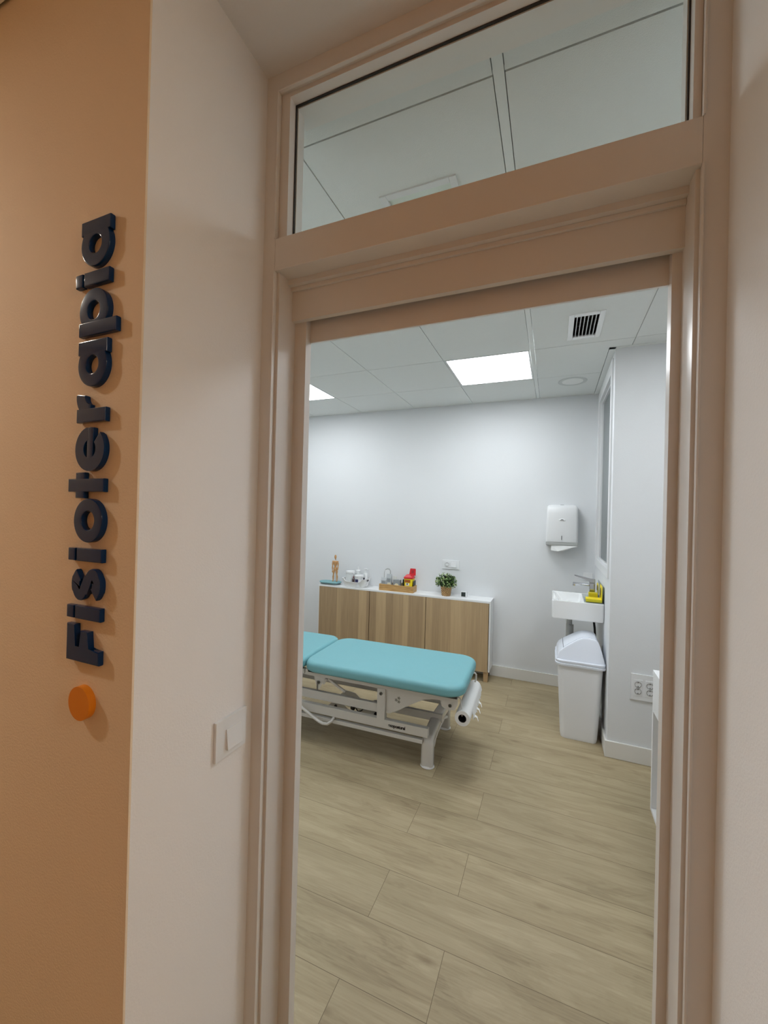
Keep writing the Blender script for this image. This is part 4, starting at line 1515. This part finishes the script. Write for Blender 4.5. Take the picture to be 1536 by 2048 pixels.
# maker's lettering on the near rail
cu = bpy.data.curves.new('lettering', 'FONT')
cu.body = 'ecopostural'
cu.size = .0265
cu.extrude = .0006
cu.offset = .0011
cu.align_x = 'CENTER'
cu.space_character = .93
tmp = bpy.data.objects.new('lettering_tmp', cu)
COL.objects.link(tmp)
dg = bpy.context.evaluated_depsgraph_get()
me = bpy.data.meshes.new_from_object(tmp.evaluated_get(dg))
bpy.data.objects.remove(tmp)
for v in me.vertices:
    x, y, z = v.co
    v.co = (-.850 + x * .93, NY - .0007 - z, .2115 + y)
me.materials.clear(); me.materials.append(mat('lettering_black', rgb(34, 24, 26), .5, var=0))
o_ = bpy.data.objects.new('lettering', me)
COL.objects.link(o_)
o_.parent = BED
o_.matrix_parent_inverse = Matrix.Translation(-BED.location)
o_['label'] = 'black maker lettering'
# roll holder bracket
m = MB()
m.tube([(-.500, FY - .02, .45), (-.452, FY - .01, .452), (-.444, FY - .005, .44), (-.446, FY, .405), (-.458, FY + .0, .352)], .006, 10)
m.build('roll_holder', STEELW, BED)
m = MB()
m.tube([(-.500, NY + .05, .45), (-.478, NY + .045, .445), (-.470, NY + .035, .42), (-.462, NY + .03, .352)], .0035, 8)
m.build('roll_holder', STEELW, BED)
m = MB()
m.tube([(-.462, NY + .03, .350), (-.458, FY + .0, .352)], .0045, 10)
m.build('roll_rod', BOLTM, BED)
BED.rotation_euler.z = math.radians(1.6)

# paper roll (its own thing, hung at the end)
t = empty('paper_roll', (-.461, 2.59, .345), 'white couch paper roll hanging at the end of the couch', 'paper roll')
rc = (-.463, .344)
m = MB()
n = 40
y0, y1 = 2.352, 2.832
def circ(r, y, z_=0):
    return [(rc[0] + r * math.cos(2 * math.pi * i / n), y, rc[1] + r * math.sin(2 * math.pi * i / n)) for i in range(n)]
m.loops([circ(.0235, y1), circ(.0435, y1), circ(.044, y1 - .003), circ(.044, y0 + .003), circ(.0435, y0), circ(.0235, y0), circ(.0235, y0), circ(.0235, y1)], (False, False))
m.build('roll_paper', PAPER, t)
m = MB()
m.loops([circ(.0234, y1), circ(.0234, y0 + .001), circ(.021, y0 + .001), circ(.021, y1 - .12)], (False, True))
m.build('core', DARK, t)
# loose sheet end with torn edge
random.seed(3)
m = MB()
N = 30
top, mid, bot = [], [], []
for i in range(N + 1):
    y = y0 + .085 + (y1 - y0 - .09) * i / N
    jag = random.uniform(0, .012)
    drop = .030 + jag + (.014 if i in (3, 4, 9, 10, 16, 17) else 0) - .016 * (i / N)
    top.append((rc[0] + .0437, y, rc[1] + .012)); mid.append((rc[0] + .0495, y, rc[1] - .012)); bot.append((rc[0] + .047 + random.uniform(-.004, .010), y + random.uniform(-.003, .003), rc[1] - drop))
def strip(off):
    return [m.bm.verts.new((p[0] + off, p[1], p[2])) for p in top], [m.bm.verts.new((p[0] + off, p[1], p[2])) for p in mid], [m.bm.verts.new((p[0] + off, p[1], p[2])) for p in bot]
S = strip(0)
S2 = strip(.0008)
for A_ in (S, S2):
    for r0, r1 in ((A_[0], A_[1]), (A_[1], A_[2])):
        for i in range(N):
            m.bm.faces.new((r0[i], r0[i + 1], r1[i + 1], r1[i]))
for i in range(N):
    m.bm.faces.new((S[2][i], S[2][i + 1], S2[2][i + 1], S2[2][i]))
m.build('loose_end', PAPER, t)
for yy, zz in ((2.50, .298), (2.585, .306), (2.66, .312)):
    m = MB()
    m.loops([[(-.418, yy - .016, zz + .012), (-.4172, yy - .016, zz + .012), (-.4172, yy + .010, zz + .014), (-.418, yy + .010, zz + .014)],
             [(-.398, yy - .010, zz), (-.3972, yy - .010, zz), (-.3972, yy + .006, zz + .002), (-.398, yy + .006, zz + .002)],
             [(-.390, yy - .012, zz - .020), (-.3892, yy - .012, zz - .020), (-.3892, yy - .002, zz - .018), (-.390, yy - .002, zz - .018)]])
    m.build('torn_strip', PAPER, t)
t.rotation_euler.z = math.radians(1.6)
